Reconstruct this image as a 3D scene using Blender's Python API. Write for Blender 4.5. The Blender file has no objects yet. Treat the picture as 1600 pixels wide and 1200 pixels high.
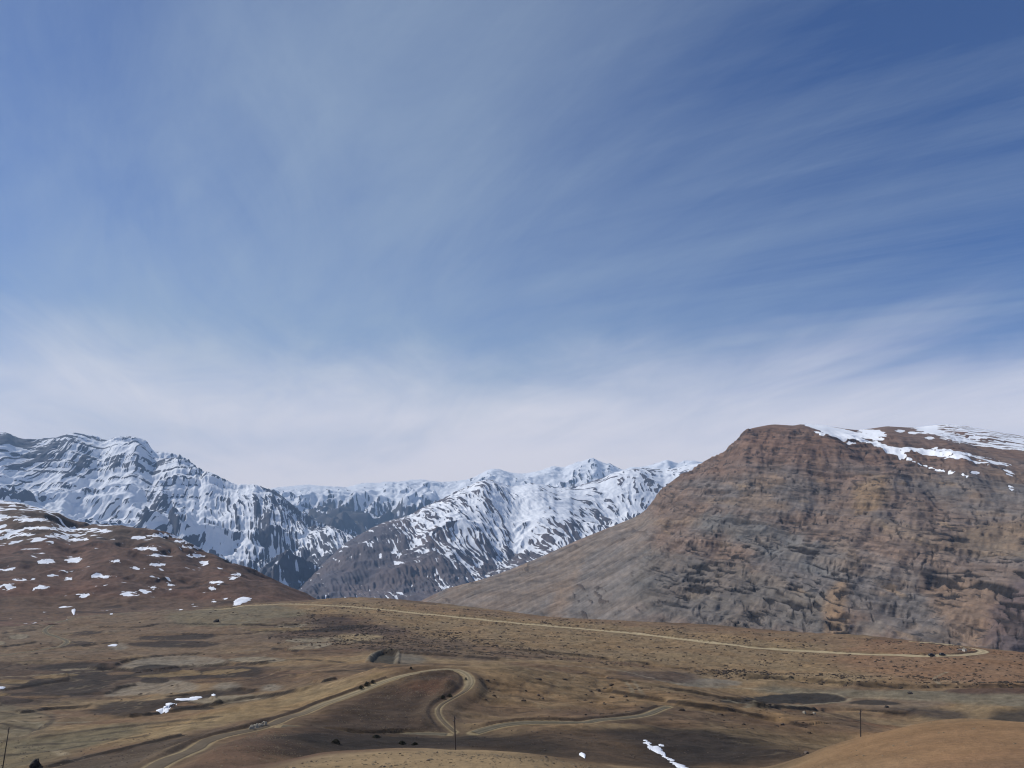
import bpy, math, random
import numpy as np
random.seed(4)
C = bpy.context.scene.collection
# ------------------------------------------------------------------ camera model
F = 1209.0
PITCH = math.atan(200 / F)
cP, sP = math.cos(PITCH), math.sin(PITCH)
def ray(px, py):
    px = np.asarray(px, float); py = np.asarray(py, float)
    xc = (px - 800) / F; up = (600 - py) / F
    Y = cP - up * sP; Z = sP + up * cP
    return np.arctan2(xc, Y), Z / np.hypot(xc, Y)
def at(px, py, D):
    a, t = ray(px, py)
    return float(D * math.sin(a)), float(D * math.cos(a)), float(D * t)

# ------------------------------------------------------------------ noise
def _h(ix, iy, s):
    a = (ix.astype(np.int64) * 374761393 + iy.astype(np.int64) * 668265263 + s * 974634777) & 0xFFFFFFFF
    a = ((a ^ (a >> 13)) * 1274126177) & 0xFFFFFFFF
    a = ((a ^ (a >> 16)) * 2246822519) & 0xFFFFFFFF
    return (a ^ (a >> 15)) & 0xFFFFFFFF
def hf(ix, iy, s): return _h(ix, iy, s) / 4294967295.0
def gn(x, y, s=0):
    ix = np.floor(x); iy = np.floor(y); fx = x - ix; fy = y - iy
    u = fx * fx * fx * (fx * (fx * 6 - 15) + 10); v = fy * fy * fy * (fy * (fy * 6 - 15) + 10)
    def g(dx, dy):
        a = hf(ix + dx, iy + dy, s) * 2 * np.pi
        return np.cos(a) * (fx - dx) + np.sin(a) * (fy - dy)
    a = g(0, 0); b = g(1, 0); c = g(0, 1); d = g(1, 1)
    return (a + (b - a) * u + (c - a) * v + (a - b - c + d) * u * v) * 1.5
def fbm(x, y, o=4, s=0, gain=.5, lac=2.03):
    r = 0; a = 1; t = 0
    for i in range(o):
        r = r + a * gn(x, y, s + i * 17); t += a
        x = x * lac + 3.1; y = y * lac + 1.7; a *= gain
    return r / t
def ridged(x, y, o=4, s=0, gain=.5):
    r = 0; a = 1; t = 0; w = 1
    for i in range(o):
        n = 1 - np.abs(gn(x, y, s + i * 31)) * 1.6; n = np.clip(n, 0, 1) ** 2
        r = r + a * n * w; w = np.clip(n * 1.5, 0, 1); t += a
        x = x * 2.07 + 5.3; y = y * 2.07 + 2.9; a *= gain
    return r / t
def sst(a, b, x):
    t = np.clip((x - a) / (b - a), 0, 1); return t * t * (3 - 2 * t)
def erosion(x, y, gx, gy, L, octs=5, branch=1.0, seed=1, sl0=.25, gain=.5):
    # gullies and spurs that follow the fall line of the slope (gx, gy)
    m = np.hypot(gx, gy) + 1e-6
    k = np.minimum(1, m / sl0) / m
    d0x, d0y = gy * k, -gx * k
    H = np.zeros_like(x); hx = np.zeros_like(x); hy = np.zeros_like(x)
    a = .5; f = 1.0
    for o in range(octs):
        dx = d0x + hy * branch * .5; dy = d0y - hx * branch * .5
        n = np.hypot(dx, dy) + 1e-6; q = np.minimum(1.15, n) / n; dx = dx * q; dy = dy * q
        X = x / L * f; Y = y / L * f
        ix = np.floor(X); iy = np.floor(Y); fx = X - ix; fy = Y - iy
        va = 0; vx = 0; vy = 0; wt = 0
        for i in range(-1, 2):
            for j in range(-1, 2):
                jx = hf(ix + i, iy + j, seed + o * 7) ; jy = hf(ix + i, iy + j, seed + 99 + o * 7)
                px = fx - i - jx; py = fy - j - jy
                w = np.exp(-(px * px + py * py) * 2.2)
                ph = (px * dx + py * dy) * 2 * np.pi
                va = va + np.cos(ph) * w; s_ = np.sin(ph) * w
                vx = vx - s_ * dx; vy = vy - s_ * dy; wt = wt + w
        H = H + va / wt * a; hx = hx + vx / wt * a; hy = hy + vy / wt * a
        a *= gain; f *= 2
    return H
# ------------------------------------------------------------------ thin plate spline through surveyed points
def densify(curves, step=70):
    out = []
    for c in curves:
        for (a, b) in zip(c[:-1], c[1:]):
            n = max(1, int(abs(b[0] - a[0]) / step))
            for i in range(n):
                t = i / n; out.append(tuple(a[k] + (b[k] - a[k]) * t for k in range(3)))
        out.append(c[-1])
    return out
KA = 2.5
class Sheet:
    """height field on a fan of bearings x distances, heights in metres relative to the eye"""
    def __init__(s, curves, az0, az1, ncol, R, smooth=1e-4, raw=()):
        pts = densify(curves)
        P = np.array(pts, float)
        a, t = ray(P[:, 0], P[:, 1]); lr = np.log(P[:, 2])
        for (az, D, z) in raw:
            a = np.append(a, math.radians(az)); t = np.append(t, z / D); lr = np.append(lr, math.log(D))
        U = a * KA; n = len(U)
        def ker(du, dv):
            r2 = du * du + dv * dv + 1e-12; return r2 * np.log(r2)
        A = np.zeros((n + 3, n + 3)); A[:n, :n] = ker(U[:, None] - U[None], lr[:, None] - lr[None]) + np.eye(n) * smooth
        A[:n, n] = 1; A[:n, n + 1] = U; A[:n, n + 2] = lr; A[n:, :n] = A[:n, n:].T
        w = np.linalg.solve(A, np.append(t, [0, 0, 0]))
        s.az = np.radians(np.linspace(az0, az1, ncol)); s.R = np.asarray(R, float); s.LR = np.log(s.R)
        ca = np.linspace(s.az[0], s.az[-1], 150); cr = np.linspace(s.LR[0], s.LR[-1], 150)
        G = np.zeros((150, 150))
        for i, r_ in enumerate(cr):
            G[i] = ker(ca[:, None] * KA - U[None], r_ - lr[None]) @ w[:n] + w[n] + w[n + 1] * ca * KA + w[n + 2] * r_
        # cubic resample
        def cub(G, x0, x1, x):   # along axis 0
            m = G.shape[0]; p = np.clip((x - x0) / (x1 - x0) * (m - 1), 0, m - 1.0001); i = p.astype(int); f = (p - i)[:, None]
            g = lambda k: G[np.clip(i + k, 0, m - 1)]
            a_, b_, c_, d_ = g(-1), g(0), g(1), g(2)
            return b_ + .5 * f * (c_ - a_ + f * (2 * a_ - 5 * b_ + 4 * c_ - d_ + f * (3 * (b_ - c_) + d_ - a_)))
        T = cub(G, cr[0], cr[-1], s.LR); T = cub(T.T.copy(), ca[0], ca[-1], s.az).T
        s.X = s.R[:, None] * np.sin(s.az)[None]; s.Y = s.R[:, None] * np.cos(s.az)[None]
        s.Z = T * s.R[:, None]
    def grad(s, Z=None):
        Z = s.Z if Z is None else Z
        dr = np.gradient(Z, s.R, axis=0); da = np.gradient(Z, s.az, axis=1) / s.R[:, None]
        sa, ca = np.sin(s.az)[None], np.cos(s.az)[None]
        return dr * sa + da * ca, dr * ca - da * sa
    def height(s, x, y):
        x = np.asarray(x, float); y = np.asarray(y, float)
        a = np.arctan2(x, y); r = np.hypot(x, y)
        fa = np.clip((a - s.az[0]) / (s.az[1] - s.az[0]), 0, len(s.az) - 1.001); ia = fa.astype(int); fa = fa - ia
        ir = np.clip(np.searchsorted(s.R, r) - 1, 0, len(s.R) - 2); fr = np.clip((r - s.R[ir]) / (s.R[ir + 1] - s.R[ir]), 0, 1)
        Z = s.Z
        return (Z[ir, ia] * (1 - fa) + Z[ir, ia + 1] * fa) * (1 - fr) + (Z[ir + 1, ia] * (1 - fa) + Z[ir + 1, ia + 1] * fa) * fr
    def hit(s, px, py, rmin=0):
        """where the sight line through a photo pixel meets the ground"""
        a, t = ray(px, py); a = float(a); t = float(t)
        fa = min(max((a - s.az[0]) / (s.az[1] - s.az[0]), 0), len(s.az) - 1.001); ia = int(fa); fa -= ia
        col = (s.Z[:, ia] * (1 - fa) + s.Z[:, ia + 1] * fa) / s.R
        k0 = int(np.searchsorted(s.R, rmin))
        ab = np.nonzero(col[k0:] >= t)[0]
        if len(ab) == 0: k = k0 + int(np.argmax(col[k0:])); D = s.R[k]
        else:
            k = k0 + ab[0]
            if k == 0: D = s.R[0]
            else:
                f = (t - col[k - 1]) / (col[k] - col[k - 1] + 1e-9); D = s.R[k - 1] + (s.R[k] - s.R[k - 1]) * min(max(f, 0), 1)
        x, y = D * math.sin(a), D * math.cos(a)
        return x, y, float(s.height(x, y))
    def fit_skyline(s, line, w=None, r0=None, r1=None, smooth=2, crest=None):
        """raise or lower whole columns so that the crest stands at its surveyed height"""
        L = np.array(line, float); a, t = ray(L[:, 0], L[:, 1])
        tgt = np.interp(s.az, a, t)
        m = np.ones(len(s.R), bool)
        if r0: m &= s.R > r0
        T = s.Z / s.R[:, None]; cur = T[m].max(0)
        d = tgt - cur
        k = np.exp(-np.linspace(-2, 2, 4 * smooth + 1) ** 2); k /= k.sum()
        d = np.convolve(np.pad(d, 2 * smooth, mode='edge'), k, 'valid')
        if w is None: q = s.R[:, None] / crest[None]; w = sst(.70, .97, q)
        s.Z += d[None] * s.R[:, None] * w
    def build(s, name, mat, col=None, snow=None, label=None, cat=None, kind='structure'):
        nr, nc = s.Z.shape
        me = bpy.data.meshes.new(name); nv = nr * nc
        co = np.stack([s.X, s.Y, s.Z], -1).reshape(-1, 3).astype(np.float32)
        me.vertices.add(nv); me.vertices.foreach_set('co', co.ravel())
        idx = np.arange(nv).reshape(nr, nc)
        q = np.stack([idx[:-1, :-1], idx[:-1, 1:], idx[1:, 1:], idx[1:, :-1]], -1).reshape(-1, 4).astype(np.int32)
        nf = len(q)
        me.loops.add(nf * 4); me.loops.foreach_set('vertex_index', q.ravel())
        me.polygons.add(nf); me.polygons.foreach_set('loop_start', np.arange(0, nf * 4, 4, dtype=np.int32))
        me.polygons.foreach_set('use_smooth', np.ones(nf, bool))
        me.update()
        if col is not None:
            at_ = me.attributes.new('soil', 'FLOAT_COLOR', 'POINT')
            c4 = np.ones((nv, 4), np.float32); c4[:, :3] = col.reshape(-1, 3); at_.data.foreach_set('color', c4.ravel())
        sn = np.zeros(nv, np.float32) if snow is None else snow.reshape(-1).astype(np.float32)
        at_ = me.attributes.new('snow', 'FLOAT', 'POINT'); at_.data.foreach_set('value', sn)
        me.materials.append(mat)
        o = bpy.data.objects.new(name, me); C.objects.link(o)
        o['kind'] = kind
        if label: o['label'] = label
        if cat: o['category'] = cat
        return o
# ------------------------------------------------------------------ materials
def nodes(m):
    m.use_nodes = True; nt = m.node_tree; nt.nodes.clear(); return nt
def N(nt, t, **kw):
    n = nt.nodes.new(t)
    for k, v in kw.items():
        if k in n.inputs.keys(): n.inputs[k].default_value = v
        else: setattr(n, k, v)
    return n
def math_(nt, op, a, b=None, c=None, clamp=False):
    n = nt.nodes.new('ShaderNodeMath'); n.operation = op; n.use_clamp = clamp
    for i, v in enumerate((a, b, c)):
        if v is None: continue
        if isinstance(v, (int, float)): n.inputs[i].default_value = v
        else: nt.links.new(v, n.inputs[i])
    return n.outputs[0]
def smap(nt, v, a, b, c=0., d=1.):
    n = nt.nodes.new('ShaderNodeMapRange'); n.interpolation_type = 'SMOOTHSTEP'
    nt.links.new(v, n.inputs[0])
    for i, q in enumerate((a, b, c, d)): n.inputs[i + 1].default_value = q
    return n.outputs[0]
def mixc(nt, f, a, b, blend='MIX'):
    n = nt.nodes.new('ShaderNodeMix'); n.data_type = 'RGBA'; n.blend_type = blend
    for sock, v in ((n.inputs[0], f), (n.inputs[6], a), (n.inputs[7], b)):
        if isinstance(v, (int, float)): sock.default_value = v
        elif isinstance(v, tuple): sock.default_value = (*v, 1)
        else: nt.links.new(v, sock)
    return n.outputs[2]
def noise(nt, vec, scale, det=4, rough=.55, dist=0.):
    n = nt.nodes.new('ShaderNodeTexNoise'); n.inputs['Scale'].default_value = scale
    n.inputs['Detail'].default_value = det; n.inputs['Roughness'].default_value = rough; n.inputs['Distortion'].default_value = dist
    nt.links.new(vec, n.inputs['Vector']); return n.outputs[0]
def soil_mat(name, s1, s2, bump, bdist, var=.35, snow_sharp=.12, snow_noise=.25, sq=(1, 1, 1), snowcol=(.87, .88, .90)):
    m = bpy.data.materials.new(name); nt = nodes(m)
    out = N(nt, 'ShaderNodeOutputMaterial'); b = N(nt, 'ShaderNodeBsdfPrincipled'); nt.links.new(b.outputs[0], out.inputs[0])
    geo = N(nt, 'ShaderNodeNewGeometry')
    mp = N(nt, 'ShaderNodeMapping'); mp.inputs['Scale'].default_value = sq; nt.links.new(geo.outputs['Position'], mp.inputs[0]); P = mp.outputs[0]
    c = N(nt, 'ShaderNodeAttribute'); c.attribute_name = 'soil'
    sn = N(nt, 'ShaderNodeAttribute'); sn.attribute_name = 'snow'
    n1 = noise(nt, P, s1, 6, .6); n2 = noise(nt, P, s2, 5, .65); n3 = noise(nt, P, s1 * .21, 3, .5)
    v = math_(nt, 'ADD', math_(nt, 'MULTIPLY', math_(nt, 'SUBTRACT', n1, .5), var * 2.2), math_(nt, 'MULTIPLY', math_(nt, 'SUBTRACT', n2, .5), var * 1.8))
    v = math_(nt, 'ADD', v, 1.0)
    vm = N(nt, 'ShaderNodeVectorMath', operation='SCALE'); nt.links.new(c.outputs['Color'], vm.inputs[0]); nt.links.new(v, vm.inputs['Scale'])
    warm = mixc(nt, smap(nt, n3, .4, .62), vm.outputs[0], (1.05, .99, .93), 'MULTIPLY')
    # snow edge broken by fine noise
    sv = math_(nt, 'ADD', sn.outputs['Fac'], math_(nt, 'MULTIPLY', math_(nt, 'SUBTRACT', n2, .5), snow_noise))
    sf = smap(nt, sv, .5 - snow_sharp, .5 + snow_sharp)
    col = mixc(nt, sf, warm, snowcol)
    nt.links.new(col, b.inputs['Base Color'])
    b.inputs['Roughness'].default_value = .95; b.inputs['Specular IOR Level'].default_value = .15
    bp = N(nt, 'ShaderNodeBump', Strength=bump, Distance=bdist)
    hh = math_(nt, 'ADD', n1, math_(nt, 'MULTIPLY', n2, .5)); hh = math_(nt, 'MULTIPLY', hh, math_(nt, 'SUBTRACT', 1.15, sf))
    nt.links.new(hh, bp.inputs['Height']); nt.links.new(bp.outputs[0], b.inputs['Normal'])
    return m
def plain(name, col, rough=.8, metal=0, var=.25, scale=6, bump=.2):
    m = bpy.data.materials.new(name); nt = nodes(m)
    out = N(nt, 'ShaderNodeOutputMaterial'); b = N(nt, 'ShaderNodeBsdfPrincipled'); nt.links.new(b.outputs[0], out.inputs[0])
    tc = N(nt, 'ShaderNodeTexCoord'); n = noise(nt, tc.outputs['Object'], scale, 5, .6)
    v = math_(nt, 'MULTIPLY_ADD', math_(nt, 'SUBTRACT', n, .5), var * 2, 1.0)
    vm = N(nt, 'ShaderNodeVectorMath', operation='SCALE'); vm.inputs[0].default_value = col; nt.links.new(v, vm.inputs['Scale'])
    nt.links.new(vm.outputs[0], b.inputs['Base Color'])
    b.inputs['Roughness'].default_value = rough; b.inputs['Metallic'].default_value = metal; b.inputs['Specular IOR Level'].default_value = .3
    bp = N(nt, 'ShaderNodeBump', Strength=bump, Distance=.05); nt.links.new(n, bp.inputs['Height']); nt.links.new(bp.outputs[0], b.inputs['Normal'])
    return m
# ------------------------------------------------------------------ painting soils on a sheet (world plan coordinates)
def seg_dist(X, Y, pts, closed=False):
    """distance to a polyline, signed side, inside flag, and parameter of nearest"""
    D = np.full(X.shape, 1e9); S = np.zeros(X.shape); T = np.zeros(X.shape)
    inside = np.zeros(X.shape, bool); n = len(pts); rng = range(n if closed else n - 1)
    for i in rng:
        (ax, ay), (bx, by) = pts[i][:2], pts[(i + 1) % n][:2]
        dx, dy = bx - ax, by - ay; l2 = dx * dx + dy * dy + 1e-9
        t = np.clip(((X - ax) * dx + (Y - ay) * dy) / l2, 0, 1)
        d = np.hypot(X - ax - t * dx, Y - ay - t * dy); m = d < D
        D = np.where(m, d, D); S = np.where(m, dx * (Y - ay) - dy * (X - ax), S); T = np.where(m, i + t, T)
        if closed:
            c = ((ay > Y) != (by > Y)) & (X < (bx - ax) * (Y - ay) / (by - ay + 1e-12) + ax); inside ^= c
    return D, np.sign(S), T, inside
def window(sh, pts, pad):
    P = np.array([p[:2] for p in pts]); x0, y0 = P.min(0) - pad; x1, y1 = P.max(0) + pad
    m = (sh.X > x0) & (sh.X < x1) & (sh.Y > y0) & (sh.Y < y1)
    return m
def smooth_line(pts, n=8, closed=False):
    P = np.array(pts, float); out = []
    m = len(P)
    for i in range(m if closed else m - 1):
        a = P[(i - 1) % m] if closed or i > 0 else P[i]; b = P[i]; c = P[(i + 1) % m]; d = P[(i + 2) % m] if closed or i + 2 < m else P[i + 1]
        for k in range(n):
            f = k / n; out.append(b + .5 * f * (c - a + f * (2 * a - 5 * b + 4 * c - d + f * (3 * (b - c) + d - a))))
    if not closed: out.append(P[-1])
    return [tuple(p) for p in out]
def world_line(sh, px, n=6, closed=False, rmin=0):
    return [sh.hit(x, y, rmin) for x, y in smooth_line(px, n, closed)]
def mask_poly(sh, px, soft=4., rough=.0, rs=12., n=4, rmin=0, seed=5):
    W = world_line(sh, px, n, True, rmin)
    m = window(sh, W, soft * 2 + rough); X = sh.X[m]; Y = sh.Y[m]
    D, S, T, ins = seg_dist(X, Y, W, True)
    sd = np.where(ins, D, -D)
    if rough: sd = sd + rough * fbm(X / rs, Y / rs, 4, seed)
    out = np.zeros(sh.X.shape); out[m] = sst(-soft, soft, sd)
    return out
def mask_line(sh, px, w, soft=1., rough=0, rs=10., n=6, rmin=0):
    W = world_line(sh, px, n, False, rmin)
    m = window(sh, W, w + soft * 2 + rough); X = sh.X[m]; Y = sh.Y[m]
    D, S, T, _ = seg_dist(X, Y, W)
    if rough: D = D + rough * fbm(X / rs, Y / rs, 3, 7)
    out = np.zeros(sh.X.shape); out[m] = 1 - sst(w - soft, w + soft, D)
    return out
def blend(col, m, c, k=1.):
    m = (m * k)[..., None]; return col * (1 - m) + np.array(c) * m
def lin(r, g, b, k=1.0):
    f = lambda v: ((v / 255 + .055) / 1.055) ** 2.4 if v > 10 else v / 255 / 12.92
    return np.array([f(r), f(g), f(b)]) * k
#%%GROUND
# ================================================================== GROUND
H_ = [(450,1110,215),(560,1067,250),(640,1044,262),(700,1041,268),(800,1042,290),(900,1049,310),(1000,1064,330),(1120,1085,345),(1250,1105,345),(1380,1130,330)]
ground_curves = [
 [(440,1192,76),(500,1181,75),(640,1173,75),(740,1177,75),(860,1184,76)],                      # near middle mound
 [(1230,1200,84),(1280,1172,90),(1340,1153,94),(1440,1131,98),(1490,1126,100),(1600,1135,100),(1750,1150,100)],
 [(1300,1225,58),(1450,1205,58),(1600,1200,58),(1750,1205,58)],
 [(440,1215,98),(640,1205,98),(860,1212,98)],
 [(1280,1200,130),(1440,1190,140),(1600,1190,140),(1750,1190,140)],
 [(1300,1175,220),(1450,1165,220),(1600,1165,220),(1750,1165,220)],
 [(-200,1215,180),(0,1203,190),(120,1196,150),(240,1200,105),(340,1204,92),(400,1200,84)],
 [(-200,1240,90),(0,1235,90),(120,1230,90),(240,1222,80)],
 [(-200,1155,280),(0,1150,270),(150,1147,240),(280,1153,180),(330,1161,150),(400,1137,165)],
 [(380,1170,115),(430,1160,125),(480,1150,135)],
 [(500,1166,128),(600,1168,138),(720,1168,140),(850,1166,140),(930,1183,118),(1000,1190,125)],
 [(460,1132,165),(550,1140,165),(620,1137,175),(700,1147,172),(735,1149,172),(850,1127,190),(950,1126,205),(1050,1107,245)],
 [(520,1115,195),(600,1100,210),(660,1080,222),(720,1080,225),(760,1090,230),(850,1085,250),(950,1090,262)],
 [(1000,1150,175),(1060,1190,140),(1150,1155,200),(1250,1182,150)],
 [(1060,1118,230),(1200,1133,250),(1300,1150,240)],
 H_,
 [(620,1052,320),(700,1052,330),(800,1053,350),(900,1060,370),(1000,1075,385),(1120,1094,390),(1250,1112,385),(1380,1132,370)],
 [(-200,1100,400),(0,1100,390),(150,1100,370),(300,1093,330),(420,1075,330),(520,1055,350)],
 [(600,1037,400),(720,1036,425),(900,1038,450),(1000,1050,455),(1100,1070,450),(1200,1085,445),(1300,1097,435),(1450,1110,420),(1600,1119,410),(1750,1125,400)],
 [(-200,1050,540),(0,1050,530),(150,1045,530),(300,1040,520),(450,1022,530),(600,1012,540),(800,1022,520),(1000,1041,500),(1150,1058,490),(1300,1067,485),(1600,1077,480),(1750,1080,480)],
 [(-200,1002,760),(0,1000,750),(150,995,750),(300,985,740),(450,975,740),(600,966,760),(800,982,690),(1000,1000,630),(1200,1022,590),(1400,1036,570),(1600,1052,560),(1750,1065,560)],
 [(-200,972,1040),(0,966,1050),(150,958,1080),(320,948,1080),(400,941,1100),(480,938,1080),(550,933,1050),(620,936,1000),(700,944,950),(800,957,900),(900,967,860),(1000,971,840),(1100,975,800),(1200,984,780),(1350,992,760),(1450,1003,740),(1540,1013,730),(1600,1019,720),(1750,1035,710)],
 [(500,950,1350),(700,975,1200),(900,1000,1080),(1100,1010,1000),(1350,1030,950),(1600,1060,900),(1750,1070,880)],
 [(-200,985,1400),(0,980,1400),(300,965,1400)],
 [(500,1010,1900),(900,1080,1500),(1200,1100,1400),(1750,1120,1300)],
]
raw = []
for az in (-48, -36, -24, -12, 0, 12, 24, 36, 48):
    raw += [(az, 1.5, -1.7), (az, 6, -2.9), (az, 14, -5.6), (az, 32, -11.6)]
R = np.concatenate([np.geomspace(1.2, 45, 90)[:-1], np.geomspace(45, 1300, 900), np.geomspace(1300, 1800, 40)[1:]])
G = Sheet(ground_curves, -44, 44, 1250, R, smooth=3e-4, raw=raw)
X, Y = G.X, G.Y; RR = G.R[:, None]
gx, gy = G.grad()
far = sst(60, 250, RR)
G.Z += far * (fbm(X / 90, Y / 90, 5, 11) * 3.2) + sst(10, 60, RR) * (fbm(X / 22, Y / 22, 4, 15) * .5 + sst(80, 160, RR) * fbm(X / 6, Y / 6, 3, 17) * .35 + sst(110, 200, RR) * ridged(X / 70 + .2 * fbm(X / 50, Y / 50, 2, 5), Y / 45, 4, 44) * 1.8)
G.Z += sst(100, 200, RR) * (erosion(X, Y, gx, gy, 55, 3, seed=8, sl0=.12) * np.clip(np.hypot(gx, gy), 0, .4) * 6 * (1 - sst(330, 480, RR) * .6))
sky_g = [(-200,972),(0,966),(150,958),(320,948),(400,941),(480,938),(520,934.5),(560,933),(620,936),(700,944),(800,956),(860,964),(900,966),(1000,971),(1100,975),(1200,984),(1270,989),(1350,992),(1400,998),(1450,1003),(1540,1013),(1600,1019),(1750,1035)]
G.fit_skyline(sky_g, (sst(520, 700, RR)), r0=500, smooth=6)
# ---- roads: graded shelves cut in the slope
roads = {
 'upper': ([(300,951),(345,952),(380,947),(440,944),(500,945.5),(560,949),(640,957),(700,963),(800,973),(900,982),(1000,991),(1100,1003),(1200,1014),(1300,1020),(1400,1024),(1460,1025),(1510,1023),(1541,1019),(1528,1014),(1490,1009),(1460,1005),(1425,1003)], 2.7),
 'hairpin': ([(205,1212),(232,1200),(268,1183),(330,1160),(400,1137),(450,1122),(510,1101),(560,1083),(610,1061),(650,1047.5),(690,1043.5),(720,1047),(734,1060),(732,1074),(714,1088),(690,1101),(680,1111),(687,1124),(704,1139),(722,1149)], 1.45),
 'lower': ([(722,1149),(750,1141),(790,1129),(870,1126),(950,1126),(1000,1119),(1030,1110),(1052,1105)], 1.4),
 'track': ([(412,1131),(462,1133),(550,1141),(595,1148),(617,1139),(650,1138),(700,1147),(722,1149)], 1.2),
 'left': ([(300,951),(250,955),(190,959),(130,964),(100,970),(76,979),(70,987),(84,994),(104,1001),(98,1009),(60,1016),(20,1022),(-60,1030)], 2.0),
}
road_w = {}
def resample(W, step):
    P = np.array(W); d = np.r_[0, np.cumsum(np.hypot(*np.diff(P[:, :2], axis=0).T))]
    n = max(4, int(d[-1] / step)); t = np.linspace(0, d[-1], n)
    return np.stack([np.interp(t, d, P[:, k]) for k in range(3)], 1)
for k, (px, hw) in roads.items():
    W = resample(world_line(G, px, 6), 2.0)
    for it in range(2):
        z = W.copy(); ker = np.ones(9) / 9
        for c in range(3): W[:, c] = np.convolve(np.pad(z[:, c], 4, mode='edge'), ker, 'valid')
    W[:, 2] = G.height(W[:, 0], W[:, 1])
    ker = np.ones(21) / 21; W[:, 2] = np.convolve(np.pad(W[:, 2], 10, mode='edge'), ker, 'valid')
    road_w[k] = (W, hw)
# where tracks meet, share one level
jn = road_w['hairpin'][0][-1].copy()
for k, e in (('hairpin', -1), ('lower', 0), ('track', -1)):
    W, hw = road_w[k]; n = min(20, len(W))
    for i in range(n):
        j = i if e == 0 else -1 - i; f = 1 - i / n; W[j, :] += (jn - W[0 if e == 0 else -1]) * 0 + 0
        W[j, 2] = W[j, 2] * (1 - f) + jn[2] * f
roadmask = np.zeros(X.shape); shoulder = np.zeros(X.shape); cut = np.zeros(X.shape)
for k, (W, hw) in road_w.items():
    bank = 4.2 if k in ('hairpin', 'lower') else (2.5 if k == 'upper' else 1.5)
    m = window(G, W, hw + bank * 2 + 3)
    D, S, T, _ = seg_dist(X[m], Y[m], [tuple(p) for p in W[::3]] + [tuple(W[-1])])
    zi = np.interp(T * 3, np.arange(len(W)), W[:, 2])
    f = 1 - sst(hw + .5, hw + bank, D)
    G.Z[m] = G.Z[m] * (1 - f) + zi * f
    if k in ('hairpin', 'upper', 'lower'):     # cut bank on the hill side
        io = T * 3 / len(W); side = np.where(io < .56, 1, -1) if k == 'hairpin' else 1
        bk = (S * side > 0) * sst(hw + .3, hw + 1.6, D) * (1 - sst(hw + 1.8, hw + bank * 1.6, D)) * {'hairpin': .6, 'upper': 1.2, 'lower': .5}[k] * sst(.05, .12, io) * (1 - sst(.93, .99, io)) * (.85 + .5 * fbm(X[m] / 20, Y[m] / 20, 3, 19))
        G.Z[m] += bk; cut[m] = np.maximum(cut[m], (S * side > 0) * sst(hw + .1, hw + .5, D) * (1 - sst(hw + 1.2, hw + 2.0, D)) * sst(.05, .12, io))
    hk = hw * (1 - .65 * sst(.72, .82, T * 3 / len(W))) if k == 'hairpin' else hw; roadmask[m] = np.maximum(roadmask[m], 1 - sst(hk, hk + .6, D)); shoulder[m] = np.maximum(shoulder[m], 1 - sst(hw + .5, hw + bank * 1.2, D))
# ---- terrace risers of the old fields (pixel polyline, height)
ris = [([(0,965),(48,964)],1.0),([(150,980),(220,980),(260,975),(400,977),(470,976)],1.6),([(0,1046),(30,1037)],1),([(125,1010),(160,1006),(185,1004)],1.8),
 ([(180,1043),(195,1034),(225,1028),(270,1024),(310,1022)],1.6),([(150,1045),(235,1048),(280,1043),(380,1038),(420,1035)],1.9),
 ([(165,1085),(190,1075),(215,1070)],1.5),([(260,1090),(320,1083),(360,1078),(400,1080)],1.3),([(0,1160),(40,1152),(70,1135)],2.0),([(75,1200),(150,1180),(250,1157),(290,1148)],.6),
 ([(420,1013),(470,1019)],1.8),([(500,1069),(528,1061)],1.5),([(1150,1056),(1250,1063),(1340,1070),(1420,1074),(1480,1073),(1560,1073),(1640,1073)],2.6),
 ([(0,1080),(60,1070),(110,1062)],1.2),([(30,1115),(80,1108),(140,1104)],1.2),([(200,1120),(280,1110),(350,1098)],1.2),([(560,1012),(640,1021),(700,1024),(790,1031)],1.6),
 ([(590,1004),(660,1009),(760,1020),(860,1030)],1.2),([(430,994),(520,1000),(620,1006)],1.0),([(800,1015),(900,1024),(1000,1036),(1080,1047)],1.6),([(330,1100),(400,1090),(480,1078)],1.1),
 ([(280,990),(340,992),(400,990)],1.0),([(0,1012),(60,1003)],1.0),([(0,990),(60,984)],.8),([(1180,1103),(1260,1108),(1340,1110),(1420,1116)],1.3),([(900,1050),(1000,1068),(1100,1085),(1200,1105)],1.0),
 ([(940,1078),(1040,1096),(1150,1112),(1260,1136)],1.3)]
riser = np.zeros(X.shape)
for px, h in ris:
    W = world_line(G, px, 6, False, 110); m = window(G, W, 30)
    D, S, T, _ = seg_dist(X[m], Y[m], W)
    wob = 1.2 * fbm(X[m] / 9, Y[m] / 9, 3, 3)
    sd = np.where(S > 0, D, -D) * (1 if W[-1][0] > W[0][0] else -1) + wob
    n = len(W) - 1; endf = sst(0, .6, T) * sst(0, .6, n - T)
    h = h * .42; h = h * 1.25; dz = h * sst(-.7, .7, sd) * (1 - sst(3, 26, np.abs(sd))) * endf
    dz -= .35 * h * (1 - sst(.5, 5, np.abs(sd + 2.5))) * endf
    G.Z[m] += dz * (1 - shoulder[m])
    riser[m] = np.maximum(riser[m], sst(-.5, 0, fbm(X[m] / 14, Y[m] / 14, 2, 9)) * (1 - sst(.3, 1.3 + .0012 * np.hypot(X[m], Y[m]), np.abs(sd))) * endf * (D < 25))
# shallow walled basin beside the upper field
bas = mask_poly(G, [(579,1032),(588,1022),(604,1018),(619,1020),(617,1036),(596,1035)], 1.5, rmin=200)
G.Z -= bas * 1.6
lip = mask_line(G, [(575,1034),(586,1022),(604,1016.5),(621,1018.5),(619,1037)], 1.3, .8, rmin=200); G.Z += lip * 1.0
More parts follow.
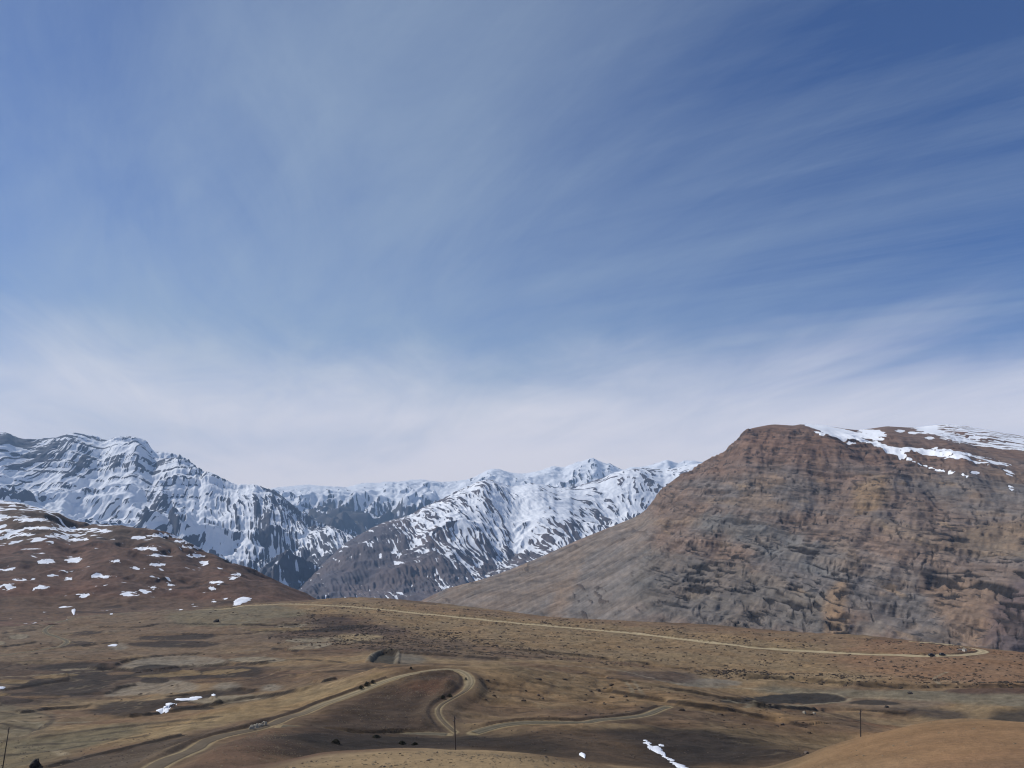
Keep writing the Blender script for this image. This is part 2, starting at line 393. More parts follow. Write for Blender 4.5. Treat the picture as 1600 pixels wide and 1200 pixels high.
# ---- soils, with slope, bank and riser shade painted in
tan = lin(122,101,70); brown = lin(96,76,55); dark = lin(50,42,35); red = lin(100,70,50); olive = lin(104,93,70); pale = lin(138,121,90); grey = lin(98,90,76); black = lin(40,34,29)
K = 1.2
n1 = fbm(X / 140, Y / 60, 4, 21); n2 = fbm(X / 40, Y / 18, 4, 22); n3 = fbm(X / 12, Y / 9, 4, 23)
col = np.ones(X.shape + (3,)) * brown
col = blend(col, sst(-.25, .35, n1 + n2 * .5), tan)
col = blend(col, sst(.1, .5, fbm(X / 80, Y / 50, 3, 27)), red, .55)
def P(px, c, k=1., soft=4, rough=4, rs=14, rmin=0):
    global col
    col = blend(col, mask_poly(G, px, soft, rough, rs, rmin=rmin), c, k)
def Ln(px, w, c, k=1., rough=.6, rmin=0, soft=.8):
    global col
    col = blend(col, mask_line(G, px, w, soft, rough, rmin=rmin), c, k)
# broad zones
P([(-100,955),(300,950),(420,960),(430,1010),(300,1020),(-100,1030)], lin(104,86,66), .8, 12, 8)
P([(330,950),(440,947),(480,960),(400,978),(290,976),(260,960)], olive, .9, 8, 5)
P([(-100,1040),(100,1035),(400,1035),(420,1070),(300,1065),(150,1090),(-100,1110)], lin(72,58,47), .85, 10, 6)
P([(430,965),(620,975),(760,990),(900,1012),(840,1030),(700,1018),(560,1012),(430,1010)], lin(98,80,62), .7, 14, 10)
P([(560,936),(800,960),(1100,985),(1300,1005),(1500,1020),(1650,1040),(1650,1072),(1350,1066),(1120,1052),(900,1025),(700,1000),(560,960)], lin(124,103,72), .85, 14, 10)
P([(1350,1000),(1500,1010),(1650,1030),(1650,1070),(1400,1060),(1300,1030)], lin(121,90,64), .75, 18, 14)
P([(560,936),(800,958),(1100,978),(1350,996),(1300,1008),(1000,980),(700,958)], lin(116,92,66), .7, 8, 6)
# near mounds
P([(1180,1240),(1240,1200),(1340,1152),(1490,1126),(1750,1148),(1750,1300)], lin(122,95,64), .9, 6, 5)
P([(1500,1240),(1600,1170),(1750,1180),(1750,1300)], lin(114,84,62), .8, 16, 10)
P([(300,1260),(440,1192),(640,1172),(860,1183),(960,1260)], lin(128,109,78), .9, 4, 3)
P([(270,1195),(400,1140),(470,1165),(450,1190),(380,1215),(280,1230)], lin(88,66,50), .9, 6, 4)
# hairpin hill
P([(440,1150),(520,1105),(620,1062),(690,1048),(722,1060),(715,1082),(670,1105),(690,1145),(560,1160)], lin(58,45,34), .9, 6, 5, rmin=110)  # reddish brown soil, darkened further with the slope's painted shade
P([(640,1070),(700,1058),(720,1070),(700,1085),(650,1085)], lin(92,62,44), .6, 5, 5, rmin=110)
P([(750,1060),(900,1052),(1050,1085),(1180,1105),(1280,1130),(1040,1100),(900,1105),(760,1095)], lin(120,96,64), .9, 7, 6, rmin=150)
P([(450,1150),(700,1150),(900,1140),(1000,1135),(1200,1150),(1250,1180),(1150,1200),(880,1185),(640,1172),(470,1185)], lin(39,33,27), .9, 7, 6, rmin=100)  # shaded hollow under the roads, its shade painted as dark ground
P([(900,1180),(930,1140),(1000,1140),(1130,1150),(1180,1180),(1060,1200)], lin(50,42,35), .8, 5, 5, rmin=100)
P([(830,1140),(960,1150),(1010,1175),(990,1200),(900,1170)], lin(84,66,47), .7, 5, 4, rmin=100)
P([(1100,1130),(1250,1145),(1330,1150),(1290,1170),(1200,1165)], lin(104,86,60), .7, 5, 4, rmin=120)
# left slopes
P([(150,1147),(290,1120),(400,1095),(520,1070),(600,1050),(560,1075),(450,1108),(350,1132),(180,1165)], lin(124,104,70), .85, 6, 4, rmin=120)
P([(-60,1100),(50,1108),(75,1125),(40,1150),(-60,1162)], olive, .85, 5, 3)
P([(-60,1165),(60,1150),(200,1130),(220,1140),(120,1175),(60,1195),(-60,1220)], lin(92,84,62), .8, 6, 4)
P([(60,1200),(180,1170),(300,1150),(380,1130),(380,1140),(280,1172),(180,1215)], lin(66,56,46), .9, 4, 3, rmin=80)
# field plots
for q in ([(50,1046),(90,1037),(150,1035),(172,1047),(120,1049)],[(215,999),(235,992),(270,990),(335,991),(322,998),(270,1000)],[(205,1004),(300,1001),(345,1006),(300,1012),(215,1010)],
          [(140,1112),(175,1097),(240,1094),(300,1084),(350,1076),(400,1081),(330,1090),(262,1104),(205,1120),(160,1117)],[(60,1060),(180,1050),(300,1048),(400,1042),(395,1060),(310,1060),(200,1060),(140,1085),(60,1085)]):
    P(q, dark, .9, 2.5, 1.5, 8)
P([(1130,1094),(1200,1087),(1270,1083.5),(1308,1087),(1320,1093),(1300,1098),(1220,1099),(1150,1098)], lin(54,48,40), .95, 2, 1, rmin=200)
P([(1326,1098),(1345,1094),(1375,1094),(1405,1099),(1370,1101)], lin(58,52,44), .95, 2, 1, rmin=200)
for q in ([(185,1045),(205,1033),(240,1026),(290,1024),(350,1030),(340,1040),(270,1044),(205,1047)],[(165,1087),(195,1071),(230,1064),(275,1063),(310,1070),(298,1080),(250,1084),(190,1088)],[(332,1074),(345,1067),(368,1067),(374,1073),(352,1078)],
          [(410,1073),(425,1069),(440,1073),(430,1079),(412,1079)],[(1050,1068),(1100,1060),(1160,1066),(1120,1075)],[(170,1006),(190,1004),(200,1012),(180,1016)]):
    P(q, lin(114,103,86), .95, 2.2, 1.2, 8)
P([(515,997),(545,990),(600,994),(570,1002),(530,1003)], lin(134,116,84), .9, 3, 3)
P([(485,970),(520,963),(556,970),(545,981),(500,978)], lin(66,52,44), .8, 5, 8, 9)
P([(425,995),(470,982),(560,975),(640,984),(620,992),(520,990)], lin(78,62,52), .7, 6, 10, 9)
P([(540,1012),(600,1010),(700,1018),(780,1030),(700,1030),(600,1018)], lin(76,62,52), .7, 5, 8, 9)
P([(620,1022),(658,1024),(660,1036),(622,1038)], grey, .9, 3, 1)
P([(1190,1072),(1300,1076),(1650,1085),(1650,1106),(1500,1100),(1330,1090),(1200,1082)], lin(100,92,74), .85, 6, 4, rmin=200)
P([(1320,1092),(1420,1093),(1480,1100),(1420,1110),(1320,1104)], lin(106,90,72), .8, 4, 2, rmin=200)
P([(1080,1052),(1000,1048),(960,1052),(1020,1062),(1070,1068),(1090,1060)], lin(80,66,56), .8, 4, 3, rmin=200)
P([(1360,1108),(1440,1106),(1500,1112),(1520,1128),(1460,1124)], lin(62,52,44), .85, 5, 3, rmin=200)
P([(1540,1118),(1580,1108),(1660,1106),(1660,1132),(1550,1130)], lin(52,48,42), .9, 5, 3, rmin=200)
P([(1485,1077),(1560,1074),(1660,1073),(1660,1083),(1500,1084)], lin(74,56,46), .85, 3, 1.5, rmin=200)
col = blend(col, bas, lin(58,54,45), .95); col = blend(col, lip, lin(104,96,80), .8)
P([(1128,1095),(1200,1087),(1270,1083),(1310,1087),(1322,1093),(1302,1099),(1220,1100),(1150,1099)], lin(50,45,39), .95, 1.2, .6, rmin=200)
P([(1326,1099),(1345,1094),(1375,1094),(1408,1099.5),(1370,1102)], lin(54,48,41), .95, 1.2, .6, rmin=200)
rp = np.random.RandomState(17)
for k_ in range(40):      # small lens-shaped plots between the terrace walls
    cx_, cy_ = rp.uniform(-60, 560), rp.uniform(974, 1112); k2 = (cy_ - 950) / 160; wx_, wy_ = rp.uniform(22, 70) * (.6 + .5 * k2), rp.uniform(2.2, 5.5) * (.6 + .8 * k2); sk_ = rp.uniform(-.10, .02)
    q_ = [(cx_ + wx_ * math.cos(t) * (1 + .2 * math.sin(2 * t + k_)), cy_ + wy_ * math.sin(t) + sk_ * wx_ * math.cos(t)) for t in np.linspace(0, 2 * np.pi, 9)[:-1]]
    if cy_ > 1035 and cx_ > 400: continue
    P(q_, [lin(126,113,90), lin(98,78,56), lin(44,37,31), lin(114,94,62), lin(58,47,38)][k_ % 5], .9, .8, .8, 7, rmin=200)
    Ln([q_[0], q_[1], q_[2], q_[3], q_[4]], .55, lin(40,33,27), .75, .5, 200, .6)
# pale footpaths and field edges
for q, w in (([(1130,1094),(1200,1103),(1260,1101),(1320,1096),(1335,1090),(1400,1091),(1450,1094)],1.0),([(1320,1089),(1300,1083),(1240,1081)],.8),([(600,960),(700,975)],.5),([(975,1063),(985,1074),(990,1085),(1003,1088)],.7),([(990,1064),(997,1074),(1005,1086)],.7),([(1165,1106),(1175,1100),(1180,1095)],.7),
             ([(0,1058),(80,1054),(180,1047)],.8),([(85,1172),(100,1180)],.9),([(20,1125),(60,1130),(140,1128)],.6),([(1480,1050),(1460,1060),(1470,1070)],.8),([(870,1040),(960,1046),(1060,1068),(1200,1078)],.8)):
    Ln(q, w, lin(132,120,95), .7, .4, 110, .6)
for q, w in (([(60,1152),(150,1140),(260,1128),(340,1120)],.9),([(30,1165),(120,1160),(230,1150)],.8),([(0,1180),(60,1176),(130,1165)],.8),([(0,1130),(60,1140),(80,1120),(20,1110)],.9),([(140,1150),(250,1135),(330,1128)],.7),
             ([(380,1040),(450,1030),(540,1035)],1.2),([(420,1062),(470,1052),(540,1048),(640,1040)],1.0),([(560,1003),(640,1010)],1.2)):
    Ln(q, w, dark, .7, .8, 110, .8)
# crossing furrows of the grazed slopes
fur = fbm(X / 26 + .3 * n2, Y / 5.5, 3, 41); wl = sst(200, 300, RR) * (1 - sst(.15, .35, X / RR))
col = col * (1 - .30 * (sst(.12, .4, fur) * wl))[..., None]
fur2 = fbm((X + Y * .8) / 30, (Y - X * .6) / 3.2, 3, 43)
hillm = mask_poly(G, [(755,1045),(900,1050),(1100,1083),(1330,1120),(1380,1150),(1250,1190),(1050,1140),(760,1120)], 8, 3, rmin=140)
col = col * (1 - .38 * (sst(.05, .4, fur2) * hillm))[..., None]
# sun-bleached and trampled scrub speckle (bare soil spots)
sp = fbm(X / 4.2, Y / 3.2, 3, 51); spz = mask_poly(G, [(430,985),(560,940),(900,972),(1300,1000),(1650,1030),(1650,1070),(1150,1052),(850,1030),(560,1012)], 15, 10, rmin=300)
col = col * (1 - .42 * sst(.18, .45, sp) * spz)[..., None]
sp2 = fbm(X / 11, Y / 5, 4, 57)
col = col * (1 - .5 * sst(.12, .4, sp2) * mask_poly(G, [(430,975),(560,962),(700,985),(850,1012),(840,1030),(560,1006),(430,1000)], 12, 10, rmin=300))[..., None]
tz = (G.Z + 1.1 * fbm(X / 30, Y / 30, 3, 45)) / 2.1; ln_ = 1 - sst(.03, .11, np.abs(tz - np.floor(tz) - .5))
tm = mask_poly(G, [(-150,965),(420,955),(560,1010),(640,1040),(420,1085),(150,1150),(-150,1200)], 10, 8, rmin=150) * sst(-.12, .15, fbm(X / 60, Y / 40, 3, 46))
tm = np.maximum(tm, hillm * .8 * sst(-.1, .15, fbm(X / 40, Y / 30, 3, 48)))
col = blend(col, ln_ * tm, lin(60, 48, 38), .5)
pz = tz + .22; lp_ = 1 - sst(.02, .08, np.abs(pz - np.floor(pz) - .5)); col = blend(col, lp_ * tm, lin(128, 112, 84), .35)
col = col * np.array([1.0, 1.0, .99])
mic = fbm(X / 3.2, Y / 2.4, 3, 52); col = col * (1 + .5 * mic * sst(60, 160, RR))[..., None]
gl_ = col.mean(-1, keepdims=True); col = col * .88 + gl_ * .12
col = blend(col, riser, black, .9)  # bare earth and the shade of the terrace edges, painted dark
col = blend(col, shoulder * (1 - roadmask) , lin(82,68,52), .6)
col = blend(col, cut, lin(64,52,42), .7)  # bank shade painted as a dark strip along the road
col = blend(col, roadmask, lin(130,115,86), .9)
gsnow = np.zeros(X.shape)
groundmat = soil_mat('dry_soil', .16, 1.3, .9, .45, .42)
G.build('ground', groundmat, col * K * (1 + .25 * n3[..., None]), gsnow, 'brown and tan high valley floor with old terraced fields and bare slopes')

# road surfaces
def soilroad(name, tint):
    m = bpy.data.materials.new(name); nt = nodes(m)
    out = N(nt, 'ShaderNodeOutputMaterial'); b = N(nt, 'ShaderNodeBsdfPrincipled'); nt.links.new(b.outputs[0], out.inputs[0])
    geo = N(nt, 'ShaderNodeNewGeometry'); a = N(nt, 'ShaderNodeAttribute'); a.attribute_name = 'across'
    n = noise(nt, geo.outputs['Position'], .5, 6, .65); n2_ = noise(nt, geo.outputs['Position'], .06, 3, .5)
    ab = math_(nt, 'ABSOLUTE', math_(nt, 'ADD', a.outputs['Fac'], math_(nt, 'MULTIPLY', math_(nt, 'SUBTRACT', n2_, .5), .35)))
    rut = math_(nt, 'ABSOLUTE', math_(nt, 'SUBTRACT', ab, .5))
    f = smap(nt, rut, .08, .36, 0., 1.)
    c = mixc(nt, f, tuple(tint * 1.1), tuple(tint * .78))
    fa_ = N(nt, 'ShaderNodeAttribute'); fa_.attribute_name = 'fade'; c = mixc(nt, fa_.outputs['Fac'], c, tuple(lin(98, 86, 70) * 1.0))
    v = math_(nt, 'MULTIPLY_ADD', math_(nt, 'SUBTRACT', n, .5), .9, 1.0)
    vm = N(nt, 'ShaderNodeVectorMath', operation='SCALE'); nt.links.new(c, vm.inputs[0]); nt.links.new(v, vm.inputs['Scale'])
    nt.links.new(vm.outputs[0], b.inputs['Base Color']); b.inputs['Roughness'].default_value = .95; b.inputs['Specular IOR Level'].default_value = .1
    bp = N(nt, 'ShaderNodeBump', Strength=.4, Distance=.1); nt.links.new(n, bp.inputs['Height']); nt.links.new(bp.outputs[0], b.inputs['Normal'])
    return m
rm = soilroad('road_dirt', lin(132,118,92) * K)
rm_u = soilroad('plateau_road_dirt', lin(160,143,112) * K)
rm2 = soilroad('track_dirt', lin(96,88,72) * K)
rl = {'upper': 'pale dirt road along the plateau edge, looping back at its right end', 'hairpin': 'rutted dirt road climbing to a hairpin bend on the brown hill', 'lower': 'grey dirt road below the hairpin running right to a dead end', 'track': 'faint narrow track crossing the dark slope under the hairpin road', 'left': 'winding dirt road crossing the fields towards the left edge'}
for k, (W, hw) in road_w.items():
    W = W[::2] if k == 'upper' else W
    t = np.gradient(W[:, :2], axis=0); t /= np.hypot(*t.T)[:, None] + 1e-9; nrm = np.stack([-t[:, 1], t[:, 0]], 1)
    ac = np.linspace(-1, 1, 9); vs = []; av = []
    nW = len(W); io = np.arange(nW) / nW; tp = {'hairpin': 1 - .65 * sst(.72, .82, io), 'lower': 1 - .2 * io, 'upper': 1 + .3 * io}.get(k, 1 + 0 * io); fd = {'hairpin': np.maximum(1 - sst(.3, .5, io), sst(.72, .82, io)), 'upper': (1 - sst(0, .15, io)) * .8}.get(k, 0 * io); fv = []
    wv = hw * tp * (1 + .10 * np.sin(np.arange(len(W)) * .31) + .08 * np.sin(np.arange(len(W)) * .83))
    for i in range(len(W)):
        for a_ in ac:
            x, y = W[i, :2] + nrm[i] * a_ * wv[i]; z = float(G.height(x, y))
            z = max(z, W[i, 2]-.3) + .10 - .06 * (1 - min(abs(abs(a_) - .5) * 3, 1))
            vs.append((x, y, z - (.25 if abs(a_) == 1 else 0))); av.append(a_); fv.append(fd[i])
    n = len(ac); fs = [(i * n + j, i * n + j + 1, (i + 1) * n + j + 1, (i + 1) * n + j) for i in range(len(W) - 1) for j in range(n - 1)]
    me = bpy.data.meshes.new('dirt_road'); me.from_pydata(vs, [], fs); me.update()
    A = me.attributes.new('across', 'FLOAT', 'POINT'); A.data.foreach_set('value', np.array(av, np.float32))
    A = me.attributes.new('fade', 'FLOAT', 'POINT'); A.data.foreach_set('value', np.array(fv, np.float32))
    me.polygons.foreach_set('use_smooth', np.ones(len(fs), bool)); me.materials.append({'upper': rm_u, 'hairpin': rm}.get(k, rm2))
    o = bpy.data.objects.new('dirt_road' if k != 'track' else 'dirt_track', me); C.objects.link(o); o['kind'] = 'structure'; o['label'] = rl[k]
#%%LEFTHILL
# ================================================================== SNOW-DAPPLED HILL ON THE LEFT
sky_l = [(-220,760),(-60,775),(0,782),(30,785),(60,793),(90,800),(110,812),(140,818),(170,820),(185,820),(205,824),(235,826),(255,830),(275,837),(300,850),(320,862),(340,868),(355,877),(380,885),(400,892),(410,898),(425,904),(445,913),(460,921),(480,931),(495,940),(520,955),(600,990)]
Dl = lambda x: 2050 - max(0, x) * 1.5
LH = Sheet([[(x, y, Dl(x)) for x, y in sky_l],
   [(-220,975,980),(0,968,990),(150,960,1010),(320,951,1040),(420,946,1060),(500,950,1060),(600,985,1060)],
   [(-220,985,860),(0,980,860),(300,968,870),(600,1000,880)],
   [(-220,925,1250),(0,918,1240),(150,918,1230),(300,926,1200),(400,930,1170),(470,938,1150)],
   [(-220,870,1550),(0,868,1520),(100,862,1500),(200,868,1450),(300,890,1380),(380,905,1300)],
   [(-220,830,1800),(0,828,1760),(100,830,1700),(180,838,1640),(260,855,1560)],
   [(x, y + 40, Dl(x) * 1.3) for x, y in sky_l[::3]]], -44, -8, 720, np.geomspace(880, 2700, 520))
X, Y = LH.X, LH.Y; RR = LH.R[:, None]
gx, gy = LH.grad()
w = sst(950, 1150, RR)
e = erosion(X, Y, gx, gy, 170, 4, seed=14)
LH.Z += w * (e * 22 * np.clip(np.hypot(gx, gy) * 2, .1, 1) + fbm(X / 130, Y / 130, 5, 31) * 12 + fbm(X / 22, Y / 22, 3, 33) * 1.6)
tt = (LH.Z + .08 * X + 10 * fbm(X / 150, Y / 150, 2, 36)) / 26
LH.Z += w * 7 * (np.floor(tt) + sst(.55, .85, tt - np.floor(tt)) - tt) * sst(-.1, .4, fbm(X / 200, Y / 200, 2, 37) + .1)
LH.fit_skyline(sky_l, sst(1050, 1650, RR), smooth=6)
gx, gy = LH.grad()
nb = fbm(X / 160, Y / 160, 4, 61)
col = np.ones(X.shape + (3,)) * lin(86, 68, 57)
col = blend(col, sst(-.2, .3, nb), lin(96, 72, 59), .8)
col = blend(col, sst(.05, .45, fbm(X / 70, Y / 40, 4, 63)), lin(78, 60, 48), .8)
col = blend(col, mask_poly(LH, [(-200,940),(100,930),(300,935),(450,940),(480,950),(300,960),(-200,975)], 25, 20, 50), lin(86, 70, 55), .7)
col = blend(col, mask_poly(LH, [(-200,770),(60,790),(200,820),(330,865),(250,850),(120,845),(-200,850)], 40, 30, 60), lin(84, 72, 60), .7)
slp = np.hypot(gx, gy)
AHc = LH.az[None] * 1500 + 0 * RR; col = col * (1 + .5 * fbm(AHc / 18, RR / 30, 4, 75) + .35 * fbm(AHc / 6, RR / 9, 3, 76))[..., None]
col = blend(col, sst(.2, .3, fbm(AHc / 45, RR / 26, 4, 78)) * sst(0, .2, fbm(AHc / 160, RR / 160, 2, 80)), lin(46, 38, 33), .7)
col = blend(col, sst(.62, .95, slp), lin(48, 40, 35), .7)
# snow: scattered lens-shaped drifts, dense to the upper left
az_x = 800 + np.tan(LH.az)[None] * F * .98 + 0 * RR
te = LH.Z / RR; yy = 800 - te * F * 1.0
dens = -.62 + .42 * sst(250, -80, az_x) * sst(880, 800, yy) + .20 * sst(420, 240, az_x) * sst(870, 830, yy) - .25 * sst(945, 955, yy) - .25 * sst(330, 440, az_x)
AH = LH.az[None] * 1500 + 0 * RR; q = fbm(AH / 60, RR / 42 + AH / 400, 4, 71) * .9 + fbm(AH / 20, RR / 17, 3, 73) * .6 - (gy + .2 * gx - .3) * .35
snow = .5 + (q + dens) * 2.2
for (cx, cy, wx, wy) in [(163,793+37,12,4),(230,857,20,3.5),(73,877,17,5),(115,875,13,7),(180,876,8,3),(157,900,17,4.5),(62,918,13,5),(12,916,11,6),(8,889,14,4),(128,930,8,4),(200,928,12,6),(225,924,12,4),(240,918,7,3),(340,910,12,4),(308,869,16,3),(318,880,9,5),(305,855,20,3),(245,882,15,4),(212,888,9,3),(370,898,8,3),(365,903,5,3),(282,837,25,3),(30,906,8,4),(215,840,14,4),(255,837,30,3),(290,846,22,3),(110,799+28,40,3),(60,825,30,3),(30,835,30,3),(90,838,25,3),(332,919,7,2),(350,936,3,2),(335,939,4,2),(105,904,5,2),(80,899,5,3),(160,917,5,2),(240,868,10,2),(268,913,5,2),(0,840,20,4),(50,812,30,4),(120,843,20,3)]:
    th = np.linspace(0, 2 * np.pi, 9)[:-1]
    snow = np.maximum(snow, 1.0 * mask_poly(LH, [(cx + .85 * wx * math.cos(t), cy + .65 * wy * math.sin(t)) for t in th], 2.5, 15, 10, 3, seed=int(cx)))
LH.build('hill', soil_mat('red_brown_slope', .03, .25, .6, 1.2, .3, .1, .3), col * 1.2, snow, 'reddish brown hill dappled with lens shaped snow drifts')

#%%CLIFF
# ================================================================== THE BIG ROCK FACE
sky_c = [(560,985),(620,958),(675,930),(700,919),(750,906),(800,889),(850,868),(887,851),(910,841),(950,825),(990,809),(1005,800),(1017,787),(1025,775),(1032,765),(1050,752),(1065,740),(1078,736),(1090,727),(1112,714),(1120,711),(1132,706),(1140,695),(1150,688),(1157,681),(1162,672),(1175,669),(1200,664),(1210,663),(1240,665),(1255,662),(1290,665),(1320,670),(1340,672),(1365,669),(1385,666),(1420,668),(1440,667),(1460,664),(1480,663),(1510,666),(1540,671),(1570,677),(1600,681),(1700,692),(1800,700)]
def Dc(x): return float(np.interp(x, [560, 800, 1000, 1160, 1250, 1400, 1600, 1800], [2500, 2450, 2350, 2250, 2450, 2650, 2750, 2800]))
CL = Sheet([[(x, y, Dc(x)) for x, y in sky_c],
   [(1165,679,2180),(1230,682,2120),(1300,700,2050),(1420,724,2000),(1520,745,1950),(1600,762,1900),(1800,785,1850)],
   [(560,1010,2200),(650,980,2000),(800,985,1700),(1000,1000,1400),(1200,1010,1300),(1400,1022,1220),(1600,1036,1160),(1800,1045,1120)],
   [(740,940,2050),(850,930,1900),(930,920,1800),(1000,905,1700),(1100,900,1640),(1200,895,1580),(1400,905,1480),(1600,910,1420),(1800,915,1400)],
   [(870,895,2150),(940,870,2080),(1030,840,1950),(1120,815,1900),(1200,800,1860),(1400,810,1740),(1600,830,1660),(1800,840,1640)],
   [(1060,775,2150),(1120,745,2100),(1200,735,2030),(1300,745,1950),(1450,760,1880)],
   [(x, y + 60, Dc(x) * 1.3) for x, y in sky_c[::4]],
   [(560,1040,1500),(900,1050,1100),(1200,1060,1050),(1800,1080,1000)]], -12, 44, 1150, np.r_[np.linspace(1050, 2300, 620), np.linspace(2303, 3500, 150)])
X, Y = CL.X, CL.Y; RR = CL.R[:, None]
gx, gy = CL.grad(); sl = np.hypot(gx, gy)
az_x = 800 + np.tan(CL.az)[None] * F * .98 + 0 * RR
yv0 = 600 + F * np.tan(np.arctan(-CL.Z / RR) + PITCH); face = np.maximum(sst(.25, .45, sl), .95 * sst(745, 785, yv0))
rocky = sst(930, 1060, az_x + .4 * (800 - (800 - CL.Z / RR * F)) + 60 * fbm(X / 200, Y / 200, 3, 90))   # the left flank is smoother scree
e = erosion(X, Y, gx, gy, 260, 5, seed=24)
e2 = erosion(X, Y, gx, gy, 60, 4, seed=27, branch=.6)
CL.Z += face * (e * 20 * (.35 + .65 * rocky) + e2 * 4 * rocky) + fbm(X / 300, Y / 300, 4, 81) * 10 + fbm(X / 30, Y / 30, 4, 83) * 1.2 * face * (.3 + .7 * rocky)
# bedding: harder beds stand out as steps
s_ = CL.Z - .17 * X * -1 * -1 + .10 * Y + 16 * fbm(X / 260, Y / 260, 3, 84) + 3.0 * fbm(X / 24, Y / 24, 3, 85)
s_ = CL.Z + .14 * X + 12 * fbm(X / 300, Y / 300, 2, 84) + .3 * fbm(X / 24, Y / 24, 3, 85)
for per, amp, sd in ((46, .5, 1), (19, .75, 2), (8, .8, 3)):
    t = s_ / per; fr = t - np.floor(t); bedh = hf(np.floor(t), np.floor(t) * 0 + 3, 70 + sd)
    lat = sst(-.25, .35, fbm(X / (per * 5) + np.floor(t) * 1.7, Y / (per * 5), 3, 86 + sd)) * (.35 + .65 * bedh)
    CL.Z += face * rocky * amp * per * lat * (np.floor(t) + sst(.62, .92, fr) - t)
AL = CL.az[None] * 1800 + 0 * RR
yv_ = 600 + F * np.tan(np.arctan(-CL.Z / RR) + PITCH); jn_ = 30 * fbm(AL / 120, CL.Z / 80, 3, 56)
def bump2c(x0, x1, y0, y1): return sst(x0 - 30, x0 + 30, az_x + jn_) * sst(x1 + 50, x1 - 50, az_x + jn_) * sst(y0 - 25, y0 + 25, yv_ + jn_) * sst(y1 + 30, y1 - 10, yv_ + jn_)
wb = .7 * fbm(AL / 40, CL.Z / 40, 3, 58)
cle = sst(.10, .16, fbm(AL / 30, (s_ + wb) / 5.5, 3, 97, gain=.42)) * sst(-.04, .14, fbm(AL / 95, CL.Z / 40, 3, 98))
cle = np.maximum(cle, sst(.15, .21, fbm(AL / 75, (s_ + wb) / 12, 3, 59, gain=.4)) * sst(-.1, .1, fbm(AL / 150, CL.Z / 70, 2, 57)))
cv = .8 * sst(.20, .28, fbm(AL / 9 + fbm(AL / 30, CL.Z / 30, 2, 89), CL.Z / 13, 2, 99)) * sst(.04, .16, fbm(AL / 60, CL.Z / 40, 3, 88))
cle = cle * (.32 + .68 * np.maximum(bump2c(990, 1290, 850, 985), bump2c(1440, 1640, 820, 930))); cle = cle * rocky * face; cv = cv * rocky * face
CL.Z -= 3.0 * cle + 2.0 * cv; CL.Z += (1 - rocky) * sst(1150, 1300, RR) * (e2 * 3.0 + fbm(AL / 24, CL.Z / 22, 4, 69) * 1.6)
CL.fit_skyline(sky_c, sst(1700, 2200, RR) * np.ones_like(X), smooth=4)
gx, gy = CL.grad(); sl = np.hypot(gx, gy)
yy = 600 + F * np.tan(np.arctan(-CL.Z / RR) + PITCH)   # apparent height, used only to place the beds and soils
# soils of the face, plus the dark for joints and ledge shade
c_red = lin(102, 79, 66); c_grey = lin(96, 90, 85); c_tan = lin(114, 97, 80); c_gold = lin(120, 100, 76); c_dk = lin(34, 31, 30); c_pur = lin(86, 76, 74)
nA = fbm(X / 240, CL.Z / 110 + X / 900, 4, 91); nB = fbm(X / 90, CL.Z / 50, 4, 92); nC = fbm(X / 40, CL.Z / 120, 4, 93)
col = np.ones(X.shape + (3,)) * lin(104, 88, 76)
col = blend(col, sst(-.1, .25, nA + .3 * nB), c_grey, .85)
col = blend(col, sst(.08, .35, nB + .2 * nC), c_tan, .75)
col = blend(col, sst(.28, .5, fbm(X / 60, CL.Z / 45, 4, 94)), c_gold, .7)
col = blend(col, sst(790, 700, yy + 60 * nA), c_red, .75)
bed = fbm(X / 500, s_ / 11, 3, 95); bed2 = fbm(X / 200, s_ / 3.6, 3, 96)
col = col * (1 + .30 * bed + .30 * bed2 * rocky)[..., None]
def PC(px, c, k=1., soft=25, rough=25, rs=60):
    global col
    col = blend(col, mask_poly(CL, px, soft, rough, rs, n=3, rmin=1100), c, k)
PC([(640,950),(870,865),(1000,800),(1020,860),(1000,980),(640,980)], lin(102, 93, 84), .8, 30, 25)
PC([(870,880),(960,850),(1000,860),(990,960),(960,975),(800,960)], lin(96, 90, 84), .7)
PC([(700,925),(860,875),(940,840),(920,870),(840,950),(760,950),(700,940)], lin(104, 92, 80), .85)
PC([(870,920),(900,890),(905,900),(880,960),(855,965)], lin(116, 97, 78), .6, 16, 14)
PC([(1000,870),(1040,860),(1280,930),(1300,990),(1190,985),(1040,970),(990,930)], lin(92, 88, 82), .7)
PC([(1085,830),(1110,800),(1200,820),(1280,850),(1330,900),(1250,890),(1160,850)], lin(94, 92, 88), .8)
PC([(1180,840),(1200,838),(1290,880),(1360,900),(1330,880),(1270,860)], c_tan, .5)
PC([(1290,930),(1325,910),(1315,1000),(1292,1000)], lin(124, 100, 74), .8, 10, 8, 25)
PC([(1335,760),(1385,745),(1380,790),(1340,800)], lin(120, 99, 72), .7, 14, 12, 30)
PC([(1450,910),(1570,920),(1560,1000),(1500,1010),(1460,950)], lin(116, 94, 74), .85, 15, 14, 30)
PC([(1560,930),(1650,900),(1650,1020),(1545,1015)], lin(84, 72, 70), .85, 15, 12, 30)
PC([(1500,830),(1600,815),(1650,840),(1600,870),(1500,865)], lin(110, 94, 74), .6, 14, 12, 30)
PC([(1340,975),(1375,970),(1380,990),(1345,992)], lin(120, 116, 106), .35, 8, 10, 14)
g_ = col.mean(-1, keepdims=True); col = col * .90 + g_ * .10
scr = (1 - rocky) * sst(1150, 1300, RR); col = col * (1 + scr * (.4 * e2 + .45 * fbm(AL / 34 + RR / 60, RR / 110 + CL.Z / 70, 4, 66) + .35 * fbm(AL / 11, CL.Z / 9, 4, 65) + .3 * e))[..., None]
